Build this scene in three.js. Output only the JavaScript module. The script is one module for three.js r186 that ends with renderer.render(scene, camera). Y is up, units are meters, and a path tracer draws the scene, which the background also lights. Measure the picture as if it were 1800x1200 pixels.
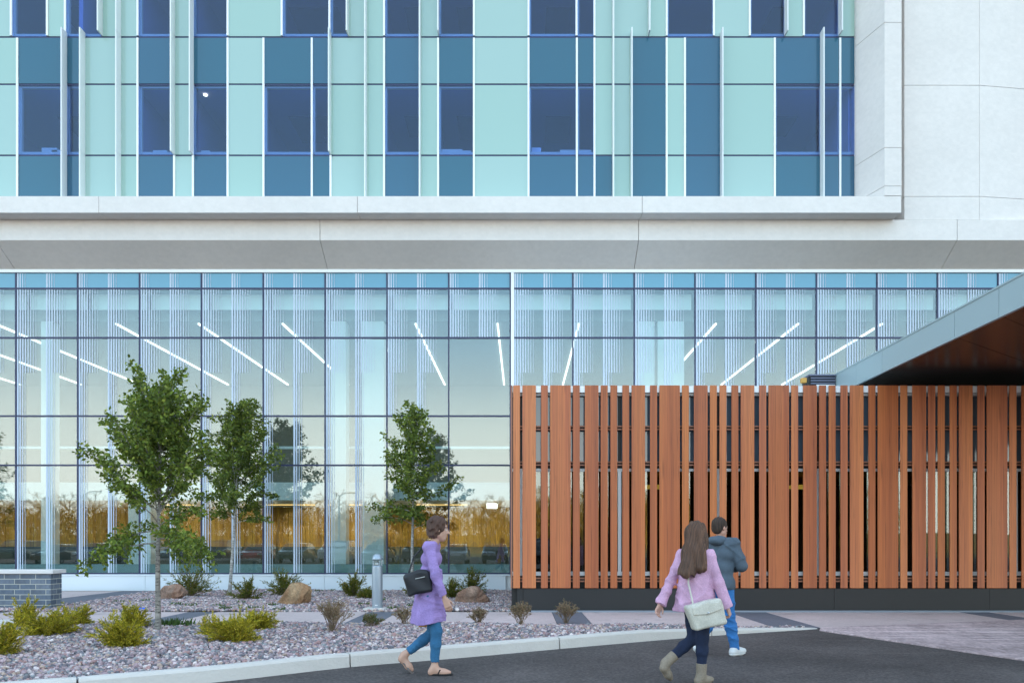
import * as THREE from 'three';
import { mergeGeometries } from 'three/addons/utils/BufferGeometryUtils.js';
import { RoundedBoxGeometry } from 'three/addons/geometries/RoundedBoxGeometry.js';
import { RectAreaLightUniformsLib } from 'three/addons/lights/RectAreaLightUniformsLib.js';

// ───────────────────────── camera, sky, sun, exposure ─────────────────────────
const scene = new THREE.Scene();
const F = 1400, CX = 916, CY = 955, EYE = 1.4;            // focal length and vanishing point in photograph pixels
const camera = new THREE.PerspectiveCamera(2 * Math.atan(600 / F) * 180 / Math.PI, 1.5, 0.1, 2000);
camera.position.set(0, EYE, 0);
camera.lookAt(0, EYE, -10);
camera.setViewOffset(1800, 1200, 900 - CX, 600 - CY, 1800, 1200);   // shift lens
const renderer = new THREE.WebGLRenderer({ antialias: true });
renderer.toneMapping = THREE.LinearToneMapping;
renderer.toneMappingExposure = 2.15;
renderer.shadowMap.enabled = true;
RectAreaLightUniformsLib.init();

const SUN = new THREE.Vector3(-0.3, 0.42, -1).normalize();          // low, behind the building
{
  const W = 512, H = 256, d = new Float32Array(W * H * 4);
  const stops = [[0, [1.96, 1.94, 1.74]], [4, [1.96, 1.98, 1.8]], [8, [1.64, 1.8, 1.72]], [11, [1.18, 1.48, 1.57]], [14, [0.8, 1.2, 1.46]], [18, [0.6, 1.0, 1.34]], [28, [0.47, 0.77, 1.08]], [45, [0.5, 0.67, 0.88]], [90, [0.52, 0.62, 0.78]]];
  for (let j = 0; j < H; j++) {
    const el = ((j + 0.5) / H - 0.5) * 180;
    let c = [0.2, 0.19, 0.17];
    if (el >= 0) {
      let k = 0; while (k < stops.length - 2 && el > stops[k + 1][0]) k++;
      const t = (el - stops[k][0]) / (stops[k + 1][0] - stops[k][0]);
      c = [0, 1, 2].map(i => stops[k][1][i] * (1 - t) + stops[k + 1][1][i] * t);
    }
    for (let i = 0; i < W; i++) {
      const az = ((i + 0.5) / W - 0.5) * 2 * Math.PI, ce = Math.cos(el * Math.PI / 180);
      const dot = Math.cos(az) * ce * SUN.x + Math.sin(el * Math.PI / 180) * SUN.y + Math.sin(az) * ce * SUN.z;
      const glow = el >= 0 ? Math.exp(-(1 - dot) * 14) * 0.5 : 0;
      const o = (j * W + i) * 4;
      d[o] = c[0] + glow; d[o + 1] = c[1] + glow * 0.8; d[o + 2] = c[2] + glow * 0.5; d[o + 3] = 1;
    }
  }
  const sky = new THREE.DataTexture(d, W, H, THREE.RGBAFormat, THREE.FloatType);
  sky.mapping = THREE.EquirectangularReflectionMapping;
  sky.magFilter = THREE.LinearFilter; sky.minFilter = THREE.LinearFilter; sky.needsUpdate = true;
  scene.background = sky; scene.environment = sky;
}
const sun = new THREE.DirectionalLight(new THREE.Color(1, 0.84, 0.56), 5);
sun.position.copy(SUN).multiplyScalar(150);
sun.castShadow = true; sun.shadow.mapSize.set(4096, 4096);
Object.assign(sun.shadow.camera, { left: -120, right: 120, top: 120, bottom: -120, near: 1, far: 400 });
scene.add(sun);

// ───────────────────────── helpers ─────────────────────────
function rng(seed) { let a = seed >>> 0; return () => { a = (a + 0x6D2B79F5) >>> 0; let t = a; t = Math.imul(t ^ (t >>> 15), t | 1); t ^= t + Math.imul(t ^ (t >>> 7), t | 61); return ((t ^ (t >>> 14)) >>> 0) / 4294967296; }; }
const V = (x, y, z) => new THREE.Vector3(x, y, z);
const C = (r, g, b) => new THREE.Color(r, g, b);
const PX = (px, D) => (px - CX) * D / F;                 // metres across, at distance D
const PY = (py, D) => EYE + (CY - py) * D / F;           // metres up, at distance D
const used = {};
function numbered(n) { const k = used[n] = (used[n] ?? -1) + 1; return k ? `${n}_${String(k).padStart(3, '0')}` : n; }
function mesh(name, geo, mat, parent) {
  const m = new THREE.Mesh(geo, mat); m.name = parent ? name : numbered(name);
  m.castShadow = m.receiveShadow = true; (parent || scene).add(m); return m;
}
function tag(o, label, category, group) { o.userData.label = label; o.userData.category = category; if (group) o.userData.group = group; return o; }
function kind(o, k) { o.userData.kind = k; return o; }
function thing(name, label, category, x = 0, y = 0, z = 0, group) {
  const g = new THREE.Group(); g.name = numbered(name); g.position.set(x, y, z); scene.add(g); return tag(g, label, category, group);
}
function bx(x0, x1, y0, y1, z0, z1) { const g = new THREE.BoxGeometry(Math.abs(x1 - x0), Math.abs(y1 - y0), Math.abs(z1 - z0)); g.translate((x0 + x1) / 2, (y0 + y1) / 2, (z0 + z1) / 2); return boxUV(g); }
function rbx(x0, x1, y0, y1, z0, z1, r) { const g = new RoundedBoxGeometry(x1 - x0, y1 - y0, z1 - z0, 2, r); g.translate((x0 + x1) / 2, (y0 + y1) / 2, (z0 + z1) / 2); return boxUV(g); }
function boxUV(g, du = 0, dv = 0) {                       // uv in metres, by the way each face points
  const p = g.attributes.position, n = g.attributes.normal, uv = new Float32Array(p.count * 2);
  for (let i = 0; i < p.count; i++) {
    const ax = Math.abs(n.getX(i)), ay = Math.abs(n.getY(i)), az = Math.abs(n.getZ(i));
    if (az >= ax && az >= ay) { uv[2 * i] = p.getX(i); uv[2 * i + 1] = p.getY(i); }
    else if (ax >= ay) { uv[2 * i] = p.getZ(i); uv[2 * i + 1] = p.getY(i); }
    else { uv[2 * i] = p.getX(i); uv[2 * i + 1] = p.getZ(i); }
    uv[2 * i] += du; uv[2 * i + 1] += dv;
  }
  g.setAttribute('uv', new THREE.BufferAttribute(uv, 2)); return g;
}
function merge(list) { return mergeGeometries(list.map(g => { const q = g.index ? g.toNonIndexed() : g; for (const k of Object.keys(q.attributes)) if (!['position', 'normal', 'uv', 'color'].includes(k)) q.deleteAttribute(k); return q; })); }
function prismX(profile, x0, x1, bevel = 0) {             // profile of [D, Y] run along x
  const s = new THREE.Shape(profile.map(([d, y]) => new THREE.Vector2(-d, y)));
  const g = new THREE.ExtrudeGeometry(s, { depth: x1 - x0 - 2 * bevel, bevelEnabled: bevel > 0, bevelThickness: bevel, bevelSize: bevel, bevelOffset: -bevel, bevelSegments: 1 });
  g.translate(0, 0, bevel); g.applyMatrix4(new THREE.Matrix4().set(0, 0, -1, x1, 0, 1, 0, 0, 1, 0, 0, 0, 0, 0, 0, 1));
  return boxUV(g);
}
function prismY(plan, y0, y1, bevel = 0) {                // plan of [X, D] raised from y0 to y1
  const s = new THREE.Shape(plan.map(([x, d]) => new THREE.Vector2(x, d)));
  const g = new THREE.ExtrudeGeometry(s, { depth: y1 - y0 - 2 * bevel, bevelEnabled: bevel > 0, bevelThickness: bevel, bevelSize: bevel, bevelOffset: -bevel, bevelSegments: 1 });
  g.translate(0, 0, bevel); g.rotateX(-Math.PI / 2); g.translate(0, y0, 0);
  return boxUV(g);
}
function tube(points, radii, seg = 6) {                   // tapered tube through points
  const pos = [], idx = [], n = points.length, uv = [];
  let ref = V(0.31, 0.2, 0.93), len = 0;
  for (let i = 0; i < n; i++) {
    const t = points[Math.min(i + 1, n - 1)].clone().sub(points[Math.max(i - 1, 0)]).normalize();
    if (Math.abs(t.dot(ref)) > 0.95) ref = V(0.9, 0.1, -0.4);
    const a = t.clone().cross(ref).normalize(), b = t.clone().cross(a);
    if (i) len += points[i].distanceTo(points[i - 1]);
    for (let k = 0; k <= seg; k++) {
      const an = k / seg * 2 * Math.PI, r = radii[i];
      pos.push(points[i].x + (a.x * Math.cos(an) + b.x * Math.sin(an)) * r, points[i].y + (a.y * Math.cos(an) + b.y * Math.sin(an)) * r, points[i].z + (a.z * Math.cos(an) + b.z * Math.sin(an)) * r);
      uv.push(k / seg * 0.2, len);
    }
  }
  for (let i = 0; i < n - 1; i++) for (let k = 0; k < seg; k++) { const a = i * (seg + 1) + k, b = a + seg + 1; idx.push(a, a + 1, b, b, a + 1, b + 1); }
  const g = new THREE.BufferGeometry();
  g.setAttribute('position', new THREE.Float32BufferAttribute(pos, 3)); g.setAttribute('uv', new THREE.Float32BufferAttribute(uv, 2)); g.setIndex(idx); g.computeVertexNormals(); return g;
}
// tileable value noise
function lattice(seed, n) { const r = rng(seed), a = new Float32Array(n * n); for (let i = 0; i < a.length; i++) a[i] = r(); return a; }
const LAT = [lattice(11, 256), lattice(12, 256), lattice(13, 256)];
function vnoise(x, y, px, py, k = 0) {
  const xi = Math.floor(x), yi = Math.floor(y), fx = x - xi, fy = y - yi, u = fx * fx * (3 - 2 * fx), v = fy * fy * (3 - 2 * fy), L = LAT[k];
  const g = (a, b) => L[(((b % py) + py) % py % 256) * 256 + (((a % px) + px) % px % 256)];
  return (g(xi, yi) * (1 - u) + g(xi + 1, yi) * u) * (1 - v) + (g(xi, yi + 1) * (1 - u) + g(xi + 1, yi + 1) * u) * v;
}
function fbm(u, v, px, py, oct, k = 0) { let s = 0, a = 0.5, t = 0; for (let o = 0; o < oct; o++) { s += a * vnoise(u * px, v * py, px, py, (k + o) % 3); t += a; px *= 2; py *= 2; a *= 0.55; } return s / t; }
function tex(w, h, fn, metresX, metresY, srgb = true) {
  const d = new Uint8Array(w * h * 4);
  for (let j = 0; j < h; j++) for (let i = 0; i < w; i++) {
    const c = fn((i + 0.5) / w, (j + 0.5) / h, i, j), o = (j * w + i) * 4, q = Array.isArray(c) ? c : [c, c, c];
    d[o] = Math.max(0, Math.min(255, q[0] * 255)); d[o + 1] = Math.max(0, Math.min(255, q[1] * 255)); d[o + 2] = Math.max(0, Math.min(255, q[2] * 255)); d[o + 3] = 255;
  }
  const t = new THREE.DataTexture(d, w, h); t.wrapS = t.wrapT = THREE.RepeatWrapping; t.magFilter = THREE.LinearFilter; t.minFilter = THREE.LinearMipmapLinearFilter; t.generateMipmaps = true;
  if (srgb) t.colorSpace = THREE.SRGBColorSpace; t.repeat.set(1 / metresX, 1 / metresY); t.needsUpdate = true; return t;
}
const std = (color, roughness = 0.8, more = {}) => new THREE.MeshStandardMaterial({ color, roughness, ...more });
const phys = (color, roughness = 0.5, more = {}) => new THREE.MeshPhysicalMaterial({ color, roughness, ...more });

// ───────────────────────── materials ─────────────────────────
const tConcrete = tex(512, 512, (u, v) => { const a = fbm(u, v, 3, 3, 5), b = fbm(u, v, 40, 40, 3, 1), c = fbm(u, v, 6, 2, 4, 2); return 0.96 + (a - 0.5) * 0.03 + (b - 0.5) * 0.045 + (c - 0.5) * 0.035; }, 4.3, 3.1);
const bConcrete = tex(256, 256, (u, v) => fbm(u, v, 50, 50, 3, 1), 0.9, 0.9, false);
const tWood = tex(512, 1024, (u, v) => {
  const w = fbm(u, v, 6, 2, 3), g = fbm(u + w * 0.015, v, 110, 2, 4, 1), f = fbm(u, v, 220, 9, 2, 2), k = fbm(u, v, 14, 1, 2, 2);
  const dark = Math.max(0, fbm(u, v, 60, 7, 3) - 0.64) * 0.9;
  const t = 0.92 + (g - 0.5) * 0.24 + (f - 0.5) * 0.12 + (k - 0.5) * 0.2 - dark;
  return [t, t * (0.97 + (k - 0.5) * 0.12), t * 0.97];
}, 1.15, 4.4);
const tAsphalt = tex(1024, 1024, (u, v, i, j) => { const f = fbm(u, v, 250, 250, 2, 1), p = fbm(u, v, 5, 5, 5), s = LAT[2][(j % 256) * 256 + i % 256]; const st = fbm(u, v, 3, 24, 4, 2); return 0.78 + (f - 0.5) * 0.5 + (p - 0.5) * 0.45 + (s > 0.985 ? 0.3 : 0) + (st > 0.66 ? (st - 0.66) * 0.9 : 0); }, 5.3, 5.3);
const bAsphalt = tex(512, 512, (u, v) => fbm(u, v, 128, 128, 2, 1), 1.3, 1.3, false);
const tPave = tex(512, 512, (u, v) => { const a = fbm(u, v, 4, 4, 5), b = fbm(u, v, 120, 120, 2, 1), s = fbm(u, v, 9, 9, 4, 2); const d = s > 0.66 ? (s - 0.66) * 0.7 : 0; return 0.92 + (a - 0.5) * 0.12 + (b - 0.5) * 0.13 - d; }, 2.7, 2.7);
const tStamp = tex(1024, 1024, (u, v) => {                 // stamped and brushed drive: scuffed, pale scratches along the tyre tracks
  const a = fbm(u, v, 5, 5, 5), b = fbm(u, v, 140, 60, 2, 1), s = fbm(u, v, 3, 60, 4, 2), c = fbm(u, v, 40, 14, 3);
  const p = s > 0.6 ? (s - 0.6) * 1.6 : 0; const t = 0.8 + (a - 0.5) * 0.26 + (b - 0.5) * 0.26 + (c - 0.5) * 0.2 + p;
  return [t, t * (0.97 + p * 0.1), t * (0.97 + p * 0.12)];
}, 3.7, 3.7);
const tBark = tex(256, 512, (u, v) => { const a = fbm(u, v, 8, 8, 4), h = fbm(u, v, 3, 60, 3, 1); const k = h > 0.6 ? 0.35 : 0; return 0.85 + (a - 0.5) * 0.35 - k * (a > 0.45 ? 1 : 0.3); }, 0.2, 0.6);
const tRock = tex(512, 512, (u, v) => { const a = fbm(u, v, 5, 5, 5), b = fbm(u, v, 40, 40, 3, 1), c = fbm(u, v, 9, 3, 4, 2); const t = 0.72 + (a - 0.5) * 0.5 + (b - 0.5) * 0.25; return [t, t * (0.93 + (c - 0.5) * 0.2), t * (0.88 + (c - 0.5) * 0.3)]; }, 0.8, 0.8);
const tBrick = tex(512, 512, (u, v) => { const a = fbm(u, v, 30, 14, 3), b = fbm(u, v, 5, 9, 3, 1); return 0.9 + (a - 0.5) * 0.2 + (b - 0.5) * 0.24; }, 1.3, 1.1);
const tHair = tex(512, 256, (u, v) => { const a = fbm(u, v, 150, 3, 3), b = fbm(u, v, 24, 2, 3, 1); return 0.72 + (a - 0.5) * 0.6 + (b - 0.5) * 0.5; }, 0.3, 0.6);
const bWeave = tex(128, 128, (u, v, i, j) => 0.5 + 0.25 * Math.sin(u * 32 * Math.PI * 2) + 0.25 * Math.sin(v * 32 * Math.PI * 2), 0.16, 0.16, false);
const tCloth = tex(256, 256, (u, v) => { const a = fbm(u, v, 6, 6, 4), b = fbm(u, v, 90, 90, 2, 1); return 0.9 + (a - 0.5) * 0.18 + (b - 0.5) * 0.16; }, 0.5, 0.5);

const M = {
  precast: std(C(0.78, 0.735, 0.705), 0.85, { map: tConcrete, bumpMap: bConcrete, bumpScale: 0.002 }),
  kerb: std(C(0.64, 0.595, 0.55), 0.9, { map: tConcrete, bumpMap: bConcrete, bumpScale: 0.004 }),
  plain: std(C(0.62, 0.62, 0.62), 0.9),
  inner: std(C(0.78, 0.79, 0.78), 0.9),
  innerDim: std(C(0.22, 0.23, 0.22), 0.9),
  innerFloor: std(C(0.3, 0.31, 0.3), 0.5),
  carpet: std(C(0.09, 0.09, 0.11), 0.95),
  roomWall: std(C(0.34, 0.32, 0.5), 0.95),
  roomCeil: std(C(0.42, 0.42, 0.58), 0.95),
  roomTrim: std(C(0.62, 0.56, 0.42), 0.6),
  fixture: std(C(0.13, 0.14, 0.2), 0.7),
  navy: std(C(0.03, 0.036, 0.09), 0.45, { metalness: 0.2 }),
  white: std(C(0.8, 0.81, 0.82), 0.45, { metalness: 0.1 }),
  fin: std(C(0.72, 0.75, 0.75), 0.45, { metalness: 0.05 }),
  sill: std(C(0.66, 0.72, 0.78), 0.4, { metalness: 0.2 }),
  teal: phys(C(0.31, 0.465, 0.405), 0.06, { ior: 1.75 }),
  teal2: phys(C(0.325, 0.47, 0.425), 0.05, { ior: 1.75 }),
  blue: phys(C(0.008, 0.085, 0.14), 0.04, { ior: 1.7 }),
  blue2: phys(C(0.011, 0.082, 0.15), 0.04, { ior: 1.7 }),
  vision: phys(C(0.6, 0.74, 0.98), 0.01, { ior: 1.5, transmission: 1, thickness: 0 }),
  lobby: phys(C(0.82, 0.9, 0.9), 0.01, { ior: 1.9, transmission: 1, thickness: 0 }),
  headGlass: phys(C(0.09, 0.27, 0.38), 0.04, { ior: 1.8 }),
  dim: phys(C(0.62, 0.72, 0.7), 0.01, { ior: 1.9, transmission: 1, thickness: 0 }),
  slate: phys(C(0.1, 0.135, 0.175), 0.06, { ior: 1.7 }),
  frit: std(C(0.5, 0.58, 0.7), 0.5),
  shade: std(C(0.8, 0.82, 0.8), 0.9),
  amber: std(C(0.64, 0.41, 0.075), 0.6, { map: tWood }),
  amber2: std(C(0.52, 0.31, 0.045), 0.6, { map: tWood }),
  plinth: std(C(0.014, 0.014, 0.016), 0.5, { map: tConcrete }),
  black: std(C(0.012, 0.012, 0.013), 0.5),
  rail: std(C(0.3, 0.13, 0.08), 0.6),
  fascia: std(C(0.36, 0.46, 0.49), 0.4, { metalness: 0.1 }),
  soffit: phys(C(0.02, 0.013, 0.013), 0.25, { ior: 1.5 }),
  asphalt: std(C(0.122, 0.102, 0.099), 0.88, { map: tAsphalt, bumpMap: bAsphalt, bumpScale: 0.006 }),
  pave: std(C(0.64, 0.51, 0.495), 0.85, { map: tPave, bumpMap: bConcrete, bumpScale: 0.002 }),
  band: std(C(0.16, 0.165, 0.2), 0.8, { map: tPave, bumpMap: bConcrete, bumpScale: 0.002 }),
  stamp: std(C(0.72, 0.58, 0.58), 0.85, { map: tStamp, bumpMap: bConcrete, bumpScale: 0.004 }),
  soil: std(C(0.07, 0.06, 0.058), 1),
  grass: std(C(0.2, 0.17, 0.07), 1, { map: tPave }),
  bark: std(C(0.4, 0.36, 0.32), 0.9, { map: tBark }),
  barkPale: std(C(0.6, 0.57, 0.53), 0.9, { map: tBark }),
  leaf: phys(C(1, 1, 1), 0.8, { specularIntensity: 0.5, vertexColors: true, transmission: 0.35, thickness: 0 }),
  needle: phys(C(1, 1, 1), 0.85, { specularIntensity: 0.4, vertexColors: true, transmission: 0.25, thickness: 0 }),
  twig: std(C(0.2, 0.14, 0.09), 0.9),
  brick: [std(C(0.13, 0.165, 0.22), 0.42, { map: tBrick }), std(C(0.155, 0.19, 0.245), 0.42, { map: tBrick }), std(C(0.105, 0.14, 0.195), 0.45, { map: tBrick })],
  mortar: std(C(0.46, 0.45, 0.4), 0.95),
  rock: std(C(0.56, 0.4, 0.32), 0.95, { map: tRock, bumpMap: tRock, bumpScale: 0.03 }),
  rockTan: std(C(0.64, 0.45, 0.27), 0.95, { map: tRock, bumpMap: tRock, bumpScale: 0.03 }),
  alu: std(C(0.36, 0.42, 0.48), 0.4, { metalness: 0.5 }),
  steel: std(C(0.5, 0.52, 0.54), 0.4, { metalness: 0.7 }),
  rubber: std(C(0.015, 0.015, 0.016), 0.9),
  lampGlow: std(C(0.9, 0.9, 0.88), 0.5, { emissive: C(1, 0.95, 0.86), emissiveIntensity: 1.5 }),
  dimAmber: std(C(0.8, 0.5, 0.2), 0.5, { emissive: C(1, 0.5, 0.08), emissiveIntensity: 0.35 }),
  amberGlow: std(C(0.8, 0.5, 0.2), 0.5, { emissive: C(1, 0.6, 0.2), emissiveIntensity: 1.0 }),
  warmGlow: std(C(0.9, 0.8, 0.6), 0.5, { emissive: C(1, 0.72, 0.38), emissiveIntensity: 2.5 }),
};
const slatMats = [[0.6, 0.19, 0.062], [0.54, 0.162, 0.048], [0.64, 0.212, 0.075], [0.57, 0.172, 0.044]].map(c => std(C(...c), 0.5, { map: tWood }));

// ───────────────────────── ground ─────────────────────────
const groundPlane = (name, pts, y, mat) => { const s = new THREE.Shape(pts.map(([x, d]) => new THREE.Vector2(x, d))); const g = new THREE.ShapeGeometry(s); g.rotateX(-Math.PI / 2); g.translate(0, y, 0); boxUV(g); return kind(mesh(name, g, mat), 'structure'); };
groundPlane('ground', [[-700, -700], [700, -700], [700, 700], [-700, 700]], -0.03, M.grass);
groundPlane('road', [[-70, -46], [60, -46], [60, 23.2], [-70, 23.2]], 0, M.asphalt);

const BANDS = [[-11.6, -10.35], [-6.72, -6.12], [-3.08, -2.48], [0.62, 1.22], [4.16, 4.92], [8.8, 9.4]];
const nearEdge = x => 13.72 - Math.max(0, Math.min(1, (x + 2) / 7)) * 0.62;       // path edge towards the road
{
  const path = kind(mesh('pavement', bx(-17.9, 14.9, -0.02, 0.003, -16.2, -13.2), M.soil), 'structure');
  let x = -18;
  const piece = (x0, x1, mat, nm) => {
    if (x1 - x0 < 0.05) return;
    mesh(nm, prismY([[x0 + 0.004, nearEdge(x0)], [x1 - 0.004, nearEdge(x1)], [x1 - 0.004, 16.06], [x0 + 0.004, 16.06]], 0.004, 0.02, 0.004), mat, path);
  };
  for (const [a, b] of BANDS) {
    const n = Math.max(1, Math.round((a - x) / 2.2)); for (let k = 0; k < n; k++) piece(x + (a - x) * k / n, x + (a - x) * (k + 1) / n, M.pave, 'paving_slab');
    piece(a, b, M.band, 'paving_band'); x = b;
  }
  for (let k = 0; k < 3; k++) piece(x + k * 1.8, x + (k + 1) * 1.8, M.pave, 'paving_slab');
  // path to the building at the left, beside the far gravel bed
  const side = kind(mesh('side_path', bx(-17.9, -10.36, -0.02, 0.003, -23.1, -16.25), M.soil), 'structure');
  for (let k = 0; k < 3; k++) mesh('paving_slab', prismY([[-17.8, 16.3 + k * 2.3], [-11.61, 16.3 + k * 2.3], [-11.61, 18.59 + k * 2.25], [-17.8, 18.59 + k * 2.25]], 0.004, 0.02, 0.004), M.pave, side);
  mesh('paving_band', prismY([[-11.6, 16.3], [-10.36, 16.3], [-10.36, 23.15], [-11.6, 23.15]], 0.004, 0.02, 0.004), M.band, side);
  const slab = mesh('corner_slab', prismY([[-13, 12.25], [-8.35, 12.25], [-8.2, 13.66], [-13, 13.66]], 0.0, 0.1, 0.01), M.kerb); kind(slab, 'structure');
}
// stamped drive on the right
kind(mesh('stamped_drive', prismY([[4.93, 13.08], [4.78, 12.75], [6.02, 9.4], [8.0, 4.0], [30, 4.0], [30, 14.7], [9.2, 14.45]], -0.02, 0.0245, 0.006), M.stamp), 'structure');
kind(mesh('concrete_lip', prismX([[16.1, 0.0], [15.98, 0.0], [15.98, 0.035], [16.0, 0.05], [16.1, 0.05]], 0.2, 12), std(C(0.26, 0.28, 0.32), 0.85, { map: tConcrete })), 'structure');

// kerb: a row of cast segments that sinks into the drive at its right end
const kerbLine = new THREE.CatmullRomCurve3([[-8.5, 4.9], [-6.2, 6.1], [-4.55, 7.08], [-3.12, 8.0], [-1.91, 9.03], [-0.8, 9.7], [0.48, 10.55], [2.78, 12.0], [4.0, 12.62], [4.88, 13.02]].map(([x, d]) => V(x, 0, -d)));
const kerbH = x => 0.155 * Math.max(0.12, Math.min(1, (5.2 - x) / 3.4));
{
  const L = kerbLine.getLength(), cuts = [0]; let s0 = 0; const seg = 2.62;
  const kerb = kind(new THREE.Group(), 'structure'); kerb.name = 'kerb'; scene.add(kerb);
  // segment joints are seen in the photograph at these places along the kerb
  const at = X => { let lo = 0, hi = 1; for (let i = 0; i < 40; i++) { const m = (lo + hi) / 2; if (kerbLine.getPointAt(m).x < X) lo = m; else hi = m; } return lo; };
  const ts = [0, at(-6.3), at(-4.1), at(-1.93), at(0.52), at(2.9), 1];
  for (let k = 0; k < ts.length - 1; k++) {
    const t0 = ts[k] + (k ? 0.0006 : 0), t1 = ts[k + 1] - 0.0006, n = 14, pos = [], idx = [];
    for (let i = 0; i <= n; i++) {
      const t = t0 + (t1 - t0) * i / n, p = kerbLine.getPointAt(t), d = kerbLine.getTangentAt(t), nx = d.z, nz = -d.x;   // towards the bed
      const e = (i === 0 || i === n) ? 0.006 : 0, h = kerbH(p.x) - e;
      const prof = [[e, -0.05], [e + 0.012, h - 0.03], [0.03, h - 0.006], [0.05, h], [0.135, h], [0.155, h - 0.02], [0.16, -0.05]];
      const sx = nz < 0 ? 1 : -1;
      for (const [o, y] of prof) pos.push(p.x + nx * o * sx, y, p.z + nz * o * sx);
    }
    const m = 7; for (let i = 0; i < n; i++) for (let j = 0; j < m - 1; j++) { const a = i * m + j, b = a + m; idx.push(a, b, a + 1, a + 1, b, b + 1); }
    for (let j = 1; j < m - 1; j++) { idx.push(0, j, j + 1); const q = n * m; idx.push(q, q + j + 1, q + j); }
    let g = new THREE.BufferGeometry(); g.setAttribute('position', new THREE.Float32BufferAttribute(pos, 3)); g.setIndex(idx); g = g.toNonIndexed(); g.computeVertexNormals(); boxUV(g);
    mesh('kerb_segment', g, M.kerb, kerb);
  }
}
// gravel beds: soil sheet under loose stones
const kerbPts = kerbLine.getSpacedPoints(80).map((p, i) => { const t = kerbLine.getTangentAt(i / 80); const n = V(t.z, 0, -t.x); if (n.z > 0) n.negate(); return [p.x + n.x * 0.14, -(p.z + n.z * 0.14)]; });
const kerbDepth = x => { for (let i = 0; i < kerbPts.length - 1; i++) if (x <= kerbPts[i + 1][0]) { const t = (x - kerbPts[i][0]) / (kerbPts[i + 1][0] - kerbPts[i][0]); return kerbPts[i][1] + t * (kerbPts[i + 1][1] - kerbPts[i][1]); } return 13; };
const bedY = (x, d) => d > 15 ? 0.03 + 0.02 * Math.sin(x * 1.3 + d) : Math.min(0.02 + 0.09 * Math.max(0, Math.min(1, (nearEdge(x) - d) / 1.2)), Math.max(0.02, kerbH(x) - 0.03)) + 0.012 * Math.sin(x * 2.1 + d * 1.7);
const inNear = (x, d) => x > -12 && x < 4.7 && d > Math.max(4.9, kerbDepth(x)) && d < nearEdge(x) - 0.01 && !(x < -8.2 && d > 12.2);
const inFar = (x, d) => d > 16.1 && d < 23.25 && x > -10.33 && x < -0.1 && !(x < -9.88 && d > 16.7 && d < 17.2) || (d > 16.1 && d < 16.7 && x > -13.5 && x <= -10.33);
function bedSheet(name, inside, x0, x1, d0, d1, step) {
  const pos = [], idx = [], nx = Math.ceil((x1 - x0) / step), nd = Math.ceil((d1 - d0) / step);
  for (let j = 0; j <= nd; j++) for (let i = 0; i <= nx; i++) { const x = x0 + i * step, d = d0 + j * step; pos.push(x, bedY(x, d) - 0.018, -d); }
  for (let j = 0; j < nd; j++) for (let i = 0; i < nx; i++) { const x = x0 + (i + 0.5) * step, d = d0 + (j + 0.5) * step; if (!inside(x, d)) continue; const a = j * (nx + 1) + i; idx.push(a, a + 1, a + nx + 1, a + 1, a + nx + 2, a + nx + 1); }
  const g = new THREE.BufferGeometry(); g.setAttribute('position', new THREE.Float32BufferAttribute(pos, 3)); g.setIndex(idx); g.computeVertexNormals();
  return kind(mesh(name, g, M.soil), 'structure');
}
bedSheet('planting_bed', inNear, -12, 4.8, 4.9, 13.8, 0.12);
bedSheet('planting_bed', inFar, -13.6, -0.1, 16.06, 23.3, 0.2);
{
  const r = rng(5), base = new THREE.IcosahedronGeometry(1, 1), p = base.attributes.position;
  const bump = new Map();
  for (let i = 0; i < p.count; i++) { const key = [p.getX(i), p.getY(i), p.getZ(i)].map(v => v.toFixed(3)).join(); if (!bump.has(key)) bump.set(key, 0.78 + r() * 0.42); const s = bump.get(key); p.setXYZ(i, p.getX(i) * s, p.getY(i) * s * 0.72, p.getZ(i) * s * 0.9); }
  base.computeVertexNormals();
  const tones = [[0.42, 0.31, 0.31], [0.32, 0.235, 0.245], [0.5, 0.4, 0.39], [0.22, 0.19, 0.2], [0.14, 0.135, 0.15], [0.62, 0.54, 0.5], [0.36, 0.22, 0.2], [0.24, 0.25, 0.25], [0.45, 0.34, 0.27]];
  const beds = [[inNear, -9.4, 4.7, 6.4, 13.75, 125000, 0.0212, 'loose pink and grey gravel in the bed along the kerb'], [inFar, -13.4, -0.1, 16.08, 23.28, 105000, 0.0255, 'loose purple grey gravel in the bed below the lobby glass']];
  for (const [inside, x0, x1, d0, d1, n, size, label] of beds) {
    const list = []; const dummy = new THREE.Object3D();
    for (let k = 0; k < n; k++) {
      const x = x0 + r() * (x1 - x0), d = d0 + r() * (d1 - d0); if (!inside(x, d)) continue;
      const s = size * (0.5 + r() * r() * 1.4); dummy.position.set(x, bedY(x, d) - 0.014 + r() * 0.03, -d); dummy.rotation.set(r() * 6.3, r() * 6.3, r() * 6.3); dummy.scale.set(s, s, s); dummy.updateMatrix();
      const t = tones[Math.floor(r() * tones.length)], l = 0.75 + r() * 0.5; list.push([dummy.matrix.clone(), C(t[0] * l * 0.98, t[1] * l * 0.95, t[2] * l * 0.98)]);
    }
    const im = new THREE.InstancedMesh(base, std(C(1, 1, 1), 0.85), list.length); im.name = numbered('gravel');
    list.forEach(([m, c], i) => { im.setMatrixAt(i, m); im.setColorAt(i, c); }); im.castShadow = im.receiveShadow = true;
    kind(im, 'stuff'); tag(im, label, 'gravel'); scene.add(im);
  }
}

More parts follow.
